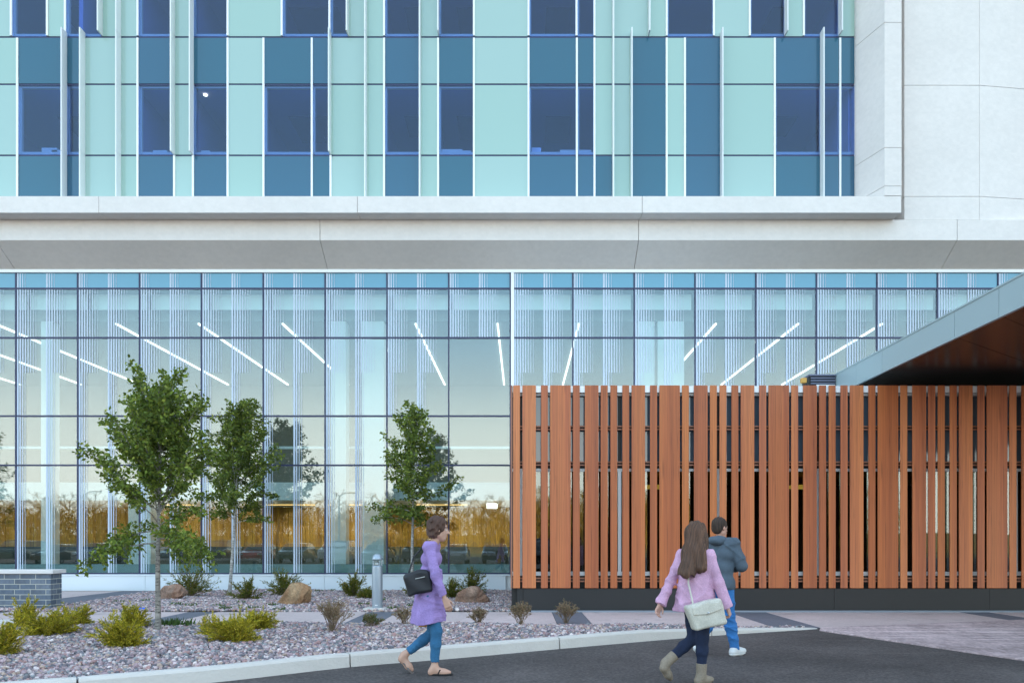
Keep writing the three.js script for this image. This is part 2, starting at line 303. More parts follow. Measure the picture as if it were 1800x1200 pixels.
// ───────────────────────── the building ─────────────────────────
const building = thing('office_building', 'large glass and white concrete building filling the whole background', 'building', 0, 0, 0);
const DG = 23.33;                                             // lobby glass
const XL = -27, XR = 15;
const part = (name, geo, mat) => mesh(name, geo, mat, building);
{ // lobby curtain wall
  const wall = part('lobby_curtain_wall', bx(XL, XR, 0.0, 0.46, -DG - 0.3, -DG - 0.012), M.plain);
  const cols = []; for (let x = 27 - 108.8 * 7; x < 890; x += 108.8) cols.push(x);
  const xs = [...cols.map(x => PX(x, DG)), ...[897, 1007, 1115, 1222, 1329, 1435.5, 1542, 1648.5, 1755, 1861].map(x => PX(x, DG))];
  const ys = [480, 507, 593.5, 731, 817.5, 1008].map(y => PY(y, DG));
  for (let i = 0; i < xs.length; i++) {
    const white = Math.abs(xs[i] - PX(897, DG)) < 0.01;
    if (white) { mesh('mullion', bx(xs[i] - 0.02, xs[i] + 0.02, ys[5] - 0.02, ys[0], -DG - 0.1, -DG + 0.04), M.navy, wall); mesh('corner_post', bx(xs[i] + 0.021, xs[i] + 0.11, 0.1, ys[0] + 0.02, -DG - 0.1, -DG + 0.06), M.white, wall); }
    else mesh('mullion', bx(xs[i] - 0.018, xs[i] + 0.018, ys[5] - 0.02, ys[0], -DG - 0.12, -DG + 0.018), M.navy, wall);
  }
  const r = rng(77);
  for (let i = 0; i < xs.length - 1; i++) {
    const a = xs[i] + (Math.abs(xs[i] - PX(897, DG)) < 0.01 ? 0.111 : 0.022), b = xs[i + 1] - 0.022, pxl = xs[i] * F / DG + CX;
    for (let j = 1; j < ys.length; j++) mesh('transom', bx(a, b, ys[j] - 0.024, ys[j] + 0.024, -DG - 0.1, -DG + 0.012), M.navy, wall);
    for (let j = 0; j < 5; j++) {
      const y1 = ys[j] - (j ? 0.025 : 0.0), y0 = ys[j + 1] + 0.025;
      const pane = mesh('glass_pane', new THREE.BoxGeometry(b - a, y1 - y0, 0.024), j ? M.lobby : M.headGlass, wall);
      pane.position.set((a + b) / 2, (y0 + y1) / 2, -DG - 0.02); pane.rotation.set((r() - 0.5) * 0.0022, (r() - 0.5) * 0.0062, 0);
      // ceramic frit: two groups of upright stripes on each pane
      if (j >= 3 && pxl > 675) continue;
      if (j === 2 && pxl > 780 && pxl < 890) continue;
      const list = [], w7 = [0.046, 0.04, 0.036, 0.031, 0.026, 0.02, 0.014, 0.008], w4 = [0.052, 0.034, 0.022, 0.01];
      const mid = PY(655, DG);
      for (const off of [0.03, 0.885]) {
        for (let k = 0; k < 8; k++) {
          const x = (i === 0 ? a : xs[i]) + off + k * 0.079 + (xs[i] === PX(897, DG) ? 0.09 : 0), z0 = -DG - 0.003, z1 = -DG - 0.0005;
          if (x + 0.06 > b) continue;
          if (j === 0 || j >= 3) { if (k < 4) list.push(bx(x, x + w4[k], y0, y1, z0, z1)); }
          else if (j === 1) list.push(bx(x, x + w7[k], y0, y1, z0, z1));
          else { if (k < 4) list.push(bx(x, x + w4[k], y0, mid, z0, z1)); list.push(bx(x, x + w7[k], mid + 0.001, y1, z0, z1)); }
        }
      }
      if (list.length) kind(mesh('frit_stripes', merge(list), M.frit, wall), 'stuff');
    }
  }
  // trim under the soffit, sill and base panels
  mesh('head_trim', bx(XL, XR, PY(479.5, DG), PY(474, DG), -DG - 0.1, -DG + 0.05), M.white, wall);
  mesh('sill_trim', bx(XL, xs[cols.length], 0.455, 0.5, -DG - 0.1, -DG + 0.07), M.sill, wall);
  const bs = [XL, -21.4, -16.2, -11, -5.76, -0.45];
  for (let k = 0; k < bs.length - 1; k++) mesh('base_panel', bx(bs[k] + 0.004, bs[k + 1] - 0.004, 0.02, 0.45, -DG - 0.01, -DG + 0.045), M.sill, wall);
}
{ // lobby interior
  const DB = 34;
  part('lobby_floor', bx(XL, XR, -0.2, 0.04, -DB, -DG - 0.31), M.innerFloor);
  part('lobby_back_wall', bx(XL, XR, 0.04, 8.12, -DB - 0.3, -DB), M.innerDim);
  part('lobby_side_wall', bx(XL - 0.4, XL, -0.2, 11.5, -DB - 0.3, -DG + 0.1), M.inner);
  part('lobby_side_wall', bx(XR, XR + 0.4, -0.2, 11.5, -DB - 0.3, -DG + 0.1), M.inner);
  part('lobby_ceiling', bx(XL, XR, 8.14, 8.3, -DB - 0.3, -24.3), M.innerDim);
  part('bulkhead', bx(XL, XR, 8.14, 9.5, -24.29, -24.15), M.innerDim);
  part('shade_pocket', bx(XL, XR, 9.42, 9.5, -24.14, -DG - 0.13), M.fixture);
  part('lobby_knee_wall', bx(XL, XR, 0.04, 0.78, -24.0, -23.75), std(C(0.25, 0.36, 0.36), 0.6));
  part('lobby_counter', bx(XL, XR, 0.04, 1.28, -29.7, -29.2), std(C(0.03, 0.045, 0.045), 0.6));
  // gallery on the first floor, with its rail
  part('gallery_slab', bx(XL, XR, 2.78, 3.35, -DB, -25.4), M.inner);
  part('gallery_rail', bx(XL, XR, 4.42, 4.5, -25.5, -25.42), M.white);
  // roller shades, one for each bay of glass
  for (let k = -6; k < 17; k++) { const x0 = PX(27 + 108.3 * k, DG) + 0.13; if (x0 < XL) continue; part('roller_shade', bx(x0 + 0.05, x0 + 1.72, 8.37, 8.83, -23.79, -23.76), M.shade); }
  // columns
  for (const [x, w] of [[-23.5, 0.7], [-14.4, 0.36], [-5.55, 0.46], [-4.5, 0.66], [3.8, 0.5], [4.55, 0.8], [12.9, 0.8]]) part('column', prismY([[x - w / 2, 24.16], [x + w / 2, 24.16], [x + w / 2, 24.16 + w], [x - w / 2, 24.16 + w]], 0.04, 9.4, 0.02), M.inner);
  part('column', bx(-12.15, -11.45, 0.04, 2.77, -25.2, -24.6), M.inner);
  // board wall under the gallery
  const boards = part('board_wall', bx(XL, XR, 0.04, 2.77, -30.2, -30.05), M.amber2);
  const r = rng(31); let x = -26.8; let k = 0;
  while (x < 9) { const w = 0.1 + r() * 0.12; if (k < 280) mesh('board', boxUV(bx(x, x + w - 0.012, 0.05, 2.76, -30.05, -30.0 + r() * 0.03), r() * 3, r() * 3), r() < 0.5 ? M.amber : M.amber2, boards); x += w; k++; }
  // low lamps under the gallery
  for (const lx of [-21, -12.5, -8.2, -6, -2.8, 1]) { const l = part('gallery_lamp', bx(lx - 0.9, lx + 0.9, 2.755, 2.775, -28.2, -28.15), M.amberGlow); const a = new THREE.RectAreaLight(C(1, 0.74, 0.4), 13, 1.8, 0.3); a.position.set(lx, 2.7, -28.15); a.lookAt(lx, 0, -28.15); a.castShadow = true; scene.add(a); }
  part('sign_reflection', bx(-1.1, -0.76, 2.52, 2.68, -25.5, -25.44), M.lampGlow);  // glowing box added in place of a white sign reflection in the glass
  // long ceiling lamps
  for (const lx of [-21.2, -18.6, -16.1, -12.4, -9.87, -7.3, -3.23, -0.72, 1.77, 5.96, 8.48, 11.05]) {
    part('ceiling_lamp', bx(lx - 0.024, lx + 0.024, 8.09, 8.135, -33.7, -24.35), M.lampGlow);
    const a = new THREE.RectAreaLight(C(1, 0.95, 0.86), 3.5, 0.07, 9.3); a.position.set(lx, 8.075, -29); a.lookAt(lx, 0, -29); a.castShadow = true; scene.add(a);
  }
}
{ // fascia and sloping soffit
  const js = [XL, -23.9, -14.85, -5.68, 3.317, 12.32, 21];
  for (let k = 0; k < js.length - 1; k++) part('fascia_panel', prismX([[22.47, 10.53], [22.47, 9.955], [23.345, 9.435], [23.5, 9.435], [23.5, 10.53]], js[k] + 0.006, js[k + 1] - 0.006, 0.008), M.precast);
  part('fascia_backing', bx(XL, 21, 9.78, 10.5, -23.48, -22.95), M.fixture);
  const fs = [XL, -19.4, -11.68, -4.53, 3.35, 10.52];
  for (let k = 0; k < 5; k++) part('frame_sill', prismX([[22.0, 10.99], [22.0, 10.535], [23.4, 10.535], [23.4, 11.2]], fs[k] + 0.005, fs[k + 1] - 0.005, 0.008), M.precast);
  part('frame_backing', bx(XL, 10.4, 10.6, 10.9, -23.3, -22.3), M.fixture);
  const jy = [11.001, 11.27, 12.33, 15.79, 18.6, 22];
  for (let k = 0; k < jy.length - 1; k++) part('frame_jamb', prismY([[10.05, 22.0], [10.52, 22.0], [10.52, 23.4], [9.68, 23.4], [9.70, 23.06]], jy[k] + 0.004, jy[k + 1] - 0.004, 0.006), M.precast);
  part('jamb_backing', bx(10.15, 10.45, 11.0, 22, -23.35, -22.3), M.fixture);
  // plain wall at the right: a flat face and a face that turns back
  const wy = [10.54, 11.2, 14.34, 17.5, 22];
  for (let k = 0; k < wy.length - 1; k++) {
    part('wall_panel', prismY([[10.84, 22.5], [12.955, 22.5], [12.955, 23.4], [10.84, 23.4]], wy[k] + 0.004, wy[k + 1] - 0.004, 0.006), M.precast);
    part('wall_panel', prismY([[12.963, 22.5], [20, 23.42], [20, 24.2], [12.963, 23.4]], wy[k] + 0.004, wy[k + 1] - 0.004, 0.006), M.precast);
  }
  part('gap_wall', bx(10.2, 20, 10.54, 22, -24.6, -23.41), M.plain);
}
{ // upper curtain wall
  const D = 23.14, Y = y => PY(y, D), X = x => PX(x, D);
  const Y0 = 11.02, Y3 = Y(273), Y2 = Y(148), Y1 = Y(65), YT = Y1 + (Y2 - Y3), YU = YT + 1.4;
  const wall = part('upper_curtain_wall', bx(X(-330), X(1503), 10.9, 11.01, -D - 0.3, -D - 0.06), M.fixture);
  // [left, right, kind] in photograph pixels; T pale teal, B blue, G see-through window
  const low = [[-330, -260, 'T'], [-256, -180, 'B'], [-176, -98, 'T'], [-94, -50, 'B'], [-46, 28, 'T'], [32, 115, 'G'], [117, 147, 'G'], [149, 210, 'T'], [212, 239, 'T'], [244, 305, 'G'], [307, 338, 'T'], [340, 398, 'G'], [402, 461, 'T'], [465, 546, 'G'], [550, 580, 'G'], [582, 643, 'T'], [645, 673, 'T'], [677, 738, 'G'], [740, 768, 'T'], [772, 831, 'G'], [835, 927, 'T'], [931, 1012, 'G'], [1016, 1043, 'G'], [1047, 1076, 'T'], [1078, 1108, 'T'], [1110, 1170, 'B'], [1174, 1202, 'T'], [1206, 1266, 'B'], [1268, 1360, 'T'], [1364, 1442, 'G'], [1444, 1475, 'G'], [1479, 1502, 'G']];
  const top = [[-330, -250, 'G'], [-246, -160, 'T'], [-156, -80, 'G'], [-76, 17, 'T'], [21, 80, 'G'], [85, 112, 'T'], [116, 178, 'G'], [180, 210, 'T'], [212, 239, 'T'], [244, 305, 'G'], [307, 338, 'T'], [340, 398, 'G'], [402, 493, 'T'], [497, 577, 'G'], [581, 611, 'G'], [613, 643, 'T'], [645, 673, 'T'], [677, 738, 'G'], [740, 770, 'T'], [772, 831, 'G'], [835, 927, 'T'], [931, 1011, 'G'], [1016, 1043, 'G'], [1047, 1076, 'T'], [1078, 1139, 'T'], [1141, 1170, 'T'], [1174, 1253, 'G'], [1257, 1316, 'T'], [1320, 1379, 'G'], [1381, 1411, 'T'], [1415, 1474, 'G'], [1476, 1502, 'T']];
  const finsLow = { 116: 3, 148: 3, 211: 3, 306: 2, 339: 2, 581: 2, 644: 3, 739: 3, 1077: 3, 1109: 3, 1267: 3, 1443: 3 };
  const finsTop = { 179: 1, 211: 1, 306: 1, 339: 1, 612: 1, 644: 1, 739: 1, 771: 1, 1077: 1, 1140: 1, 1380: 1, 1475: 1 };
  const r = rng(99);
  const rows = [[low, Y2 + 0.025, Y1 - 0.025, 1], [low, Y3 + 0.025, Y2 - 0.025, 2], [low, Y0, Y3 - 0.025, 3], [top, Y1 + 0.025, YT, 0], [top, YT + 0.05, YU, 4]];
  for (const [list, ya, yb, row] of rows) for (const [a, b, t] of list) {
    let m = t === 'T' ? (r() < 0.5 ? M.teal : M.teal2) : (r() < 0.5 ? M.blue : M.blue2);
    if (row === 3 && a === 1047) m = M.blue;
    if (t === 'G' && (row === 2 || row === 0)) m = M.vision;
    const x0 = X(a) - 0.008, x1 = X(b) + 0.008, pane = mesh(m === M.vision ? 'window_pane' : 'glass_panel', new THREE.BoxGeometry(x1 - x0, yb - ya, 0.03), m, wall);
    pane.position.set((x0 + x1) / 2, (ya + yb) / 2, -D - 0.016); pane.rotation.set((r() - 0.5) * 0.003, (r() - 0.5) * 0.003, 0);
    if (m !== M.vision) mesh('panel_backing', bx(x0, x1, ya - 0.02, yb + 0.02, -D - 0.12, -D - 0.06), M.fixture, wall);
    else if (row === 2 || row === 0) { // inner frame with a sill board
      mesh('window_sill', bx(x0 + 0.004, x1 - 0.004, ya - 0.02, ya + 0.11, -D - 0.3, -D - 0.07), M.roomTrim, wall);
      mesh('window_frame', merge([bx(x0 + 0.002, x0 + 0.05, ya + 0.112, yb - 0.05, -D - 0.16, -D - 0.07), bx(x0 + 0.002, x1 - 0.002, yb - 0.048, yb + 0.01, -D - 0.16, -D - 0.07)]), M.roomTrim, wall);
    }
  }
  for (const y of [Y3, Y2, Y1, YT + 0.025]) mesh('transom', bx(X(-330), X(1502), y - 0.026, y + 0.026, -D - 0.1, -D - 0.012), M.navy, wall);
  const bar = (list, fins, ya, yb) => list.forEach(([a, b], i) => {
    if (i === list.length - 1) return; const c = (b + list[i + 1][0]) / 2, f = Object.keys(fins).find(k => Math.abs(k - c) < 1.6);
    if (!f) mesh('mullion', bx(X(c) - 0.028, X(c) + 0.028, ya + 0.004, yb - 0.004, -D - 0.1, -D + 0.03), M.white, wall);
  });
  bar(low, { ...finsLow }, Y0, Y1 - 0.03); bar(top, finsTop, Y1 + 0.03, YU);
  for (const [list, base] of [[finsLow, 0], [finsTop, 1]]) for (const [k, v] of Object.entries(list)) {
    const x = X(+k), spans = base ? [[Y1 + 0.03, YT], [YT + 0.01, YU]] : v === 3 ? [[Y3 + 0.004, Y1 + 0.12], [Y0, Y3 - 0.004]] : [[Y3 + 0.004, Y1 + 0.12]];
    const top2 = finsTop[k] !== undefined;
    for (const [ya, yb] of spans) mesh('fin', bx(x - 0.017, x + 0.017, ya, (!base && top2) ? Math.min(yb, Y1 + 0.02) : yb, -D - 0.05, -D + 0.27), M.fin, wall);
    if (!base && v === 2) mesh('mullion', bx(x - 0.028, x + 0.028, Y0, Y3 - 0.006, -D - 0.1, -D + 0.03), M.white, wall);
  }
  mesh('end_trim', bx(X(1503), X(1503) + 0.05, Y0, YU, -D - 0.1, -D - 0.005), M.fixture, wall);
  // rooms behind the windows, two storeys
  for (const [fy, cy] of [[Y3 - 0.75, Y2 - 0.02], [Y1 - 0.75, YT - 0.02]]) {
    part('room_floor', bx(X(-330), X(1503), fy - 0.3, fy, -29, -D - 0.31), M.carpet);
    part('room_ceiling', bx(X(-330), X(1503), cy + 0.08, cy + 0.2, -29, -D - 0.13), M.roomCeil);
    part('room_back_wall', bx(X(-330), X(1503), fy, cy + 0.08, -29.2, -29), M.roomWall);
    for (const px of [-330, -78, 131, 228, 322, 432, 659, 756, 880, 1090, 1290, 1503]) part('partition', bx(X(px) - 0.06, X(px) + 0.06, fy, cy + 0.08, -28.98, -D - 0.32), M.roomWall);
    // recessed ceiling trays
    for (const px of [40, 165, 270, 365, 480, 525, 700, 800, 970, 1400]) part('ceiling_fixture', bx(X(px) - 0.1, X(px) + 0.7, cy + 0.05, cy + 0.078, -26.2 - (px % 7) * 0.1, -25.0), M.fixture);
    const lamp = part('downlight_lamp', new THREE.CylinderGeometry(0.06, 0.06, 0.03, 16).translate(X(346), cy + 0.05, -23.75), M.warmGlow);
  }
  // things on the sills and a small table lamp
  const books = [[68, 95, 0.14], [86, 106, 0.08], [265, 290, 0.07], [350, 365, 0.06], [775, 812, 0.1], [812, 828, 0.06], [985, 1040, 0.08]];
  for (const [a, b, h] of books) for (const yy of [Y3]) part('sill_ledge', bx(X(a), X(b), yy + 0.14, yy + 0.14 + h, -D - 0.28, -D - 0.12), M.roomTrim);
  const shade = part('table_lamp', new THREE.CylinderGeometry(0.06, 0.13, 0.16, 16).translate(X(1378), Y3 + 0.28, -D - 0.75), M.warmGlow);
  part('table', bx(X(1366), X(1440), Y3 + 0.1, Y3 + 0.14, -D - 1.2, -D - 0.5), M.sill);
  part('wall_board', bx(X(935), X(952), Y3 + 0.14, Y3 + 0.5, -D - 0.6, -D - 0.55), M.inner);
}
// storeys above and wings beyond the frame; they keep the forecourt in shade
part('upper_storeys', bx(-48, 10.1, 19.5, 27, -48, -23.0), M.plain);
part('upper_storeys', bx(10.1, 42, 22, 27, -48, -23.6), M.plain);
part('rear_block', bx(-48, 42, -0.2, 22, -48, -34.4), M.plain);
part('rear_block', bx(-29, 20, 8.4, 22, -34.3, -29.3), M.plain);
part('left_wing', bx(-48, -27.5, -0.2, 19.45, -34.3, -22.6), M.plain);
part('right_wing', bx(20, 42, -0.2, 22, -34.3, -24.2), M.plain);
part('right_wing', bx(15.5, 20, -0.2, 9.4, -34.3, -23.5), M.plain);

// ───────────────────────── slatted entrance volume ─────────────────────────
{
  const D = 16.07, X = x => PX(x, D), Y = y => PY(y, D), DW = 16.26, end = 13.2;
  const box = thing('slatted_entrance', 'low entrance volume screened by upright orange wooden slats on a black plinth', 'entrance');
  const P = (n, g, m) => mesh(n, g, m, box);
  const yT = Y(677), yB = Y(1033.5);
  const pat = [[0, 36], [40, 52], [61, 85], [89, 101.3], [106, 118], [127, 139], [143.3, 167], [176, 188]];
  const variants = {}; const r = rng(8);
  let n = 0;
  for (let k = -1; k < 7; k++) for (const [a, b] of pat) {
    const px0 = 967.2 + 192.2 * k + a, px1 = px0 + b - a; if (px0 < 900 || X(px1) > end) continue;
    const w = Math.round((X(px1) - X(px0)) * 1000) / 1000, v = Math.floor(r() * 4), key = Math.round(w * 50) + '_' + v;
    const g = variants[key] ??= boxUV(new RoundedBoxGeometry(w, yT - yB, 0.026, 1, 0.003), r() * 5, r() * 5);
    const m = P('slat', g, slatMats[Math.floor(r() * 4)]); m.position.set((X(px0) + X(px1)) / 2, (yT + yB) / 2, -D - 0.014 + (r() - 0.5) * 0.003);
    n++;
  }
  // rails behind the slats, in pairs
  for (const y of [751, 814, 1019]) for (const dy of [-2.6, 2.6]) P('rail', bx(X(899), end, Y(y + dy) - 0.014, Y(y + dy) + 0.014, -D - 0.1, -D - 0.055), M.rail);
  P('edge_trim', bx(X(897.5), X(900.6), yB, yT, -D - 0.09, -D - 0.004), M.rail);
  P('coping', bx(X(898), end, Y(689), Y(677.6), -D - 0.09, -D - 0.031), M.white);
  P('roof', bx(X(898) + 0.02, end, 4.4, 4.56, -23.2, -D - 0.1), M.plain);
  // glazing behind the slats: opaque slate panels above, clear windows below
  const mull = [915, 1091, 1267, 1443, 1619, 1795, 1971].map(X), yS = Y(819), y0 = Y(1006);
  P('head_beam', bx(X(899), end, Y(693), Y(689) - 0.001, -DW - 0.06, -DW + 0.06), M.black);
  for (let i = 0; i < mull.length - 1; i++) {
    for (const [ya, yb] of [[Y(748), Y(694)], [Y(812), Y(752)]]) P('slate_panel', bx(mull[i] + 0.035, mull[i + 1] - 0.035, ya, yb, -DW - 0.05, -DW), M.slate);
    const g = P('glass_pane', new THREE.BoxGeometry(mull[i + 1] - mull[i] - 0.07, yS - y0 - 0.1, 0.024), M.dim); g.position.set((mull[i] + mull[i + 1]) / 2, (yS + y0) / 2 - 0.02, -DW - 0.02);
  }
  P('dark_frame', bx(X(899), end, Y(752) + 0.001, Y(748) - 0.001, -DW - 0.06, -DW + 0.02), M.black);
  P('dark_frame', bx(X(899), end, Y(822), Y(812) - 0.001, -DW - 0.06, -DW + 0.03), M.black);
  P('window_head', bx(X(899), end, Y(827), Y(822) - 0.001, -DW - 0.06, -DW + 0.04), M.white);
  P('window_sill', bx(X(899), end, Y(1012), Y(1005), -DW - 0.06, -DW + 0.05), M.white);
  for (const x of mull) { P('mullion', bx(x - 0.034, x + 0.034, Y(1005) + 0.001, Y(827) - 0.001, -DW - 0.06, -DW + 0.045), M.white); P('mullion', bx(x - 0.034, x + 0.034, Y(812), Y(694), -DW - 0.05, -DW + 0.01), M.black); }
  P('base_wall', bx(X(899), end, 0.0, Y(1012) - 0.001, -DW - 0.12, -DW - 0.05), M.black);
  P('plinth', bx(X(909), X(920), 0.02, Y(1034.6), -16.28, -D - 0.06), M.plinth);
  for (const [a, b] of [[920, 1194], [1194, 1468], [1468, 1742], [1742, 2016]]) P('plinth', bx(X(a) + 0.003, X(b) - 0.003, 0.02, Y(1034.6), -16.28, -D - 0.03), M.plinth);
  P('plinth_ledge', bx(X(909), end, 0.0, 0.06, -16.3, -D - 0.005), M.plinth);
  // room behind
  P('side_wall', bx(X(899), X(899) + 0.15, 0, 4.4, -23.2, -DW - 0.07), M.black);
  P('side_wall', bx(end - 0.15, end, 0, 4.4, -23.2, -DW - 0.07), M.black);
  P('room_floor', bx(X(901) + 0.15, end - 0.16, 0.0, 0.03, -23.2, -DW - 0.11), M.fixture);
  P('room_back_wall', bx(X(901) + 0.15, end - 0.16, 0.03, 4.39, -22.2, -22.0), std(C(0.05, 0.045, 0.04), 0.8));
  P('room_ceiling', bx(X(901) + 0.15, end - 0.16, 3.0, 3.08, -21.9, -DW - 0.3), M.amber2);
  const ring = P('ring_lamp', new THREE.TorusGeometry(0.35, 0.03, 8, 32).rotateX(Math.PI / 2).translate(3.2, 2.72, -18.6), M.dimAmber);
  const ringB = P('ring_lamp', new THREE.TorusGeometry(0.35, 0.03, 8, 32).rotateX(Math.PI / 2).translate(6.6, 2.72, -18.6), M.dimAmber);
  for (const lx of [3.2, 6.6]) { const a = new THREE.RectAreaLight(C(1, 0.72, 0.38), 2, 0.7, 0.7); a.position.set(lx, 2.67, -18.6); a.lookAt(lx, 0, -18.6); a.castShadow = true; scene.add(a); }
}
// ───────────────────────── canopy ─────────────────────────
{
  const can = thing('entrance_canopy', 'grey metal clad canopy with dark soffit reaching out over the slatted entrance', 'canopy');
  const x = 7.2, y0 = 4.8, y1 = 5.25, far = 23.2, x2 = 17, near = 2.5;
  const js = [near, 4.6, 7.05, 8.3, 10.8, 11.99, 13.22, 15.87, 17.1, 19.7, 21, far];
  for (let k = 0; k < js.length - 1; k++) mesh('fascia_panel', bx(x, x + 0.05, y0, y1, -js[k + 1] + 0.005, -js[k] - 0.005), M.fascia, can);
  mesh('fascia_panel', bx(x, x2, y0, y1, -near + 0.004, -near + 0.054), M.fascia, can);
  mesh('canopy_core', bx(x + 0.06, x2, y0 + 0.05, y1 - 0.02, -far, -near), M.black, can);
  mesh('drip_edge', bx(x - 0.012, x + 0.07, y1, y1 + 0.03, -far, -near), M.fascia, can);
  // soffit panels with joints that run at an angle across the canopy
  const k = 0.787, ds = []; for (const d of [...js, ...Array.from({ length: 6 }, (_, i) => -i * 2 - 0.2)]) ds.push(d); ds.sort((a, b) => a - b);
  const clip = (poly, f) => { const out = []; for (let i = 0; i < poly.length; i++) { const a = poly[i], b = poly[(i + 1) % poly.length], fa = f(a), fb = f(b); if (fa >= 0) out.push(a); if (fa * fb < 0) { const t = fa / (fa - fb); out.push([a[0] + (b[0] - a[0]) * t, a[1] + (b[1] - a[1]) * t]); } } return out; };
  for (let i = 0; i < ds.length - 1; i++) {
    const a = ds[i] + 0.006, b = ds[i + 1] - 0.006, w = x2 - x - 0.06, X0 = x + 0.055;
    let poly = [[X0, a], [x2, a + w * k], [x2, b + w * k], [X0, b]];
    poly = clip(clip(poly, p => p[1] - near - 0.01), p => far - p[1]);
    if (poly.length > 2) mesh('soffit_panel', prismY(poly, y0 + 0.012, y0 + 0.045), M.soffit, can);
  }
  mesh('post', new THREE.CylinderGeometry(0.15, 0.15, y0, 20).translate(15.5, y0 / 2, -5), M.black, can);
  mesh('post', new THREE.CylinderGeometry(0.15, 0.15, y0, 20).translate(15.5, y0 / 2, -12), M.black, can);
}
{ // louvred unit with a warning light on the entrance roof
  const u = thing('rooftop_unit', 'small dark ribbed louvre box on the entrance roof beside the canopy', 'vent', 6.9, 4.56, -18.2);
  for (let k = 0; k < 9; k++) mesh('louvre', bx(-0.28, 0.28, 0.12 + k * 0.06, 0.15 + k * 0.06, 0.0, 0.03).rotateX(0), M.fixture, u);
  mesh('casing', bx(-0.3, 0.3, 0.0, 0.66, -0.5, -0.02), M.black, u); mesh('cover', bx(-0.32, 0.34, 0.665, 0.7, -0.52, 0.04), M.fixture, u); mesh('white_strip', bx(-0.16, 0.27, 0.42, 0.46, 0.031, 0.04), M.white, u);
  const s = thing('roof_sensor', 'small orange topped sensor post on the entrance roof', 'sensor', 6.48, 4.56, -18.2);
  mesh('post', new THREE.CylinderGeometry(0.03, 0.04, 0.5, 12).translate(0.03, 0.25, 0), M.black, s); mesh('head', new RoundedBoxGeometry(0.13, 0.12, 0.1, 2, 0.02).translate(-0.02, 0.56, 0), std(C(0.55, 0.3, 0.06), 0.6), s);
}
// ───────────────────────── low brick wall ─────────────────────────
{
  const w = thing('brick_wall', 'low blue grey brick garden wall with pale stone cap at the left edge', 'wall', -9.9, 0, -16.75);
  const L = 3.9, T = 0.4, pit = 0.33, rh = 0.11, rows = 7, top = rows * rh - 0.01;
  mesh('mortar_core', bx(-L, -0.004, -0.02, top + 0.004, -T + 0.004, -0.004), M.mortar, w);
  const r = rng(4), geos = {};
  const brick = (x0, x1, z0, z1, y) => { const key = [x1 - x0, z1 - z0].map(v => v.toFixed(3)).join() + Math.floor(r() * 3); const g = geos[key] ??= boxUV(new RoundedBoxGeometry(x1 - x0, rh - 0.014, z1 - z0, 1, 0.004), r() * 5, r() * 5); const m = mesh('brick', g, M.brick[Math.floor(r() * 3)], w); m.position.set((x0 + x1) / 2, y + (rh - 0.014) / 2, (z0 + z1) / 2); };
  for (let j = 0; j < rows; j++) {
    const y = j * rh, odd = j % 2; let x = 0;
    // corner brick shows its end on the front in every second course
    const first = odd ? 0.1 : pit - 0.014;
    brick(-first, 0, odd ? -0.21 : -0.1, 0, y);
    x = -first - 0.014;
    while (x > -L + 0.05) { const x0 = Math.max(-L, x - (pit - 0.014)); brick(x0, x, -0.1, 0, y); x = x0 - 0.014; }
    // right-hand end
    let z = odd ? -0.222 : -0.112; while (z > -T + 0.03) { const z0 = Math.max(-T, z - 0.2); brick(-0.1, 0, z0, z, y); z = z0 - 0.012; }
  }
  mesh('cap_stone', rbx(-L, -1.4, top + 0.006, top + 0.086, -T - 0.05, 0.05, 0.008), M.precast, w);
  mesh('cap_stone', rbx(-1.395, 0.07, top + 0.006, top + 0.086, -T - 0.05, 0.05, 0.008), M.precast, w);
}
// ───────────────────────── bollard light ─────────────────────────
{
  const b = thing('bollard_light', 'grey metal bollard light with domed top standing at the path edge', 'bollard', PX(663, 16.5), 0.02, -16.5);
  mesh('concrete_footing', prismY([[-0.26, -0.24], [0.26, -0.24], [0.26, 0.24], [-0.26, 0.24]], -0.03, 0.05, 0.015), M.kerb, b);
  const lathe = pts => new THREE.LatheGeometry(pts.map(([x, y]) => new THREE.Vector2(x, y)), 32);
  mesh('shaft', lathe([[0.0, 0.05], [0.108, 0.05], [0.108, 0.9], [0.104, 0.925], [0.0, 0.925]]), M.alu, b);
  mesh('reflector', lathe([[0, 0.926], [0.075, 0.926], [0.03, 1.0], [0.0, 1.03]]), M.steel, b);
  mesh('lens', lathe([[0.088, 0.927], [0.088, 1.035]]), phys(C(0.95, 0.95, 0.92), 0.05, { transmission: 1, thickness: 0 }), b);
  for (const a of [0.6, 2.2, 3.9, 5.4]) mesh('strut', bx(-0.012, 0.012, 0.926, 1.036, -0.006, 0.006).translate(0.096, 0, 0).rotateY(a), M.alu, b);
  mesh('dome', lathe([[0, 1.037], [0.11, 1.037], [0.112, 1.06], [0.104, 1.1], [0.08, 1.14], [0.045, 1.163], [0, 1.17]]), M.alu, b);
  mesh('maker_plate', bx(-0.028, 0.028, 0.1, 0.118, 0.1065, 0.1095), M.white, b);
}
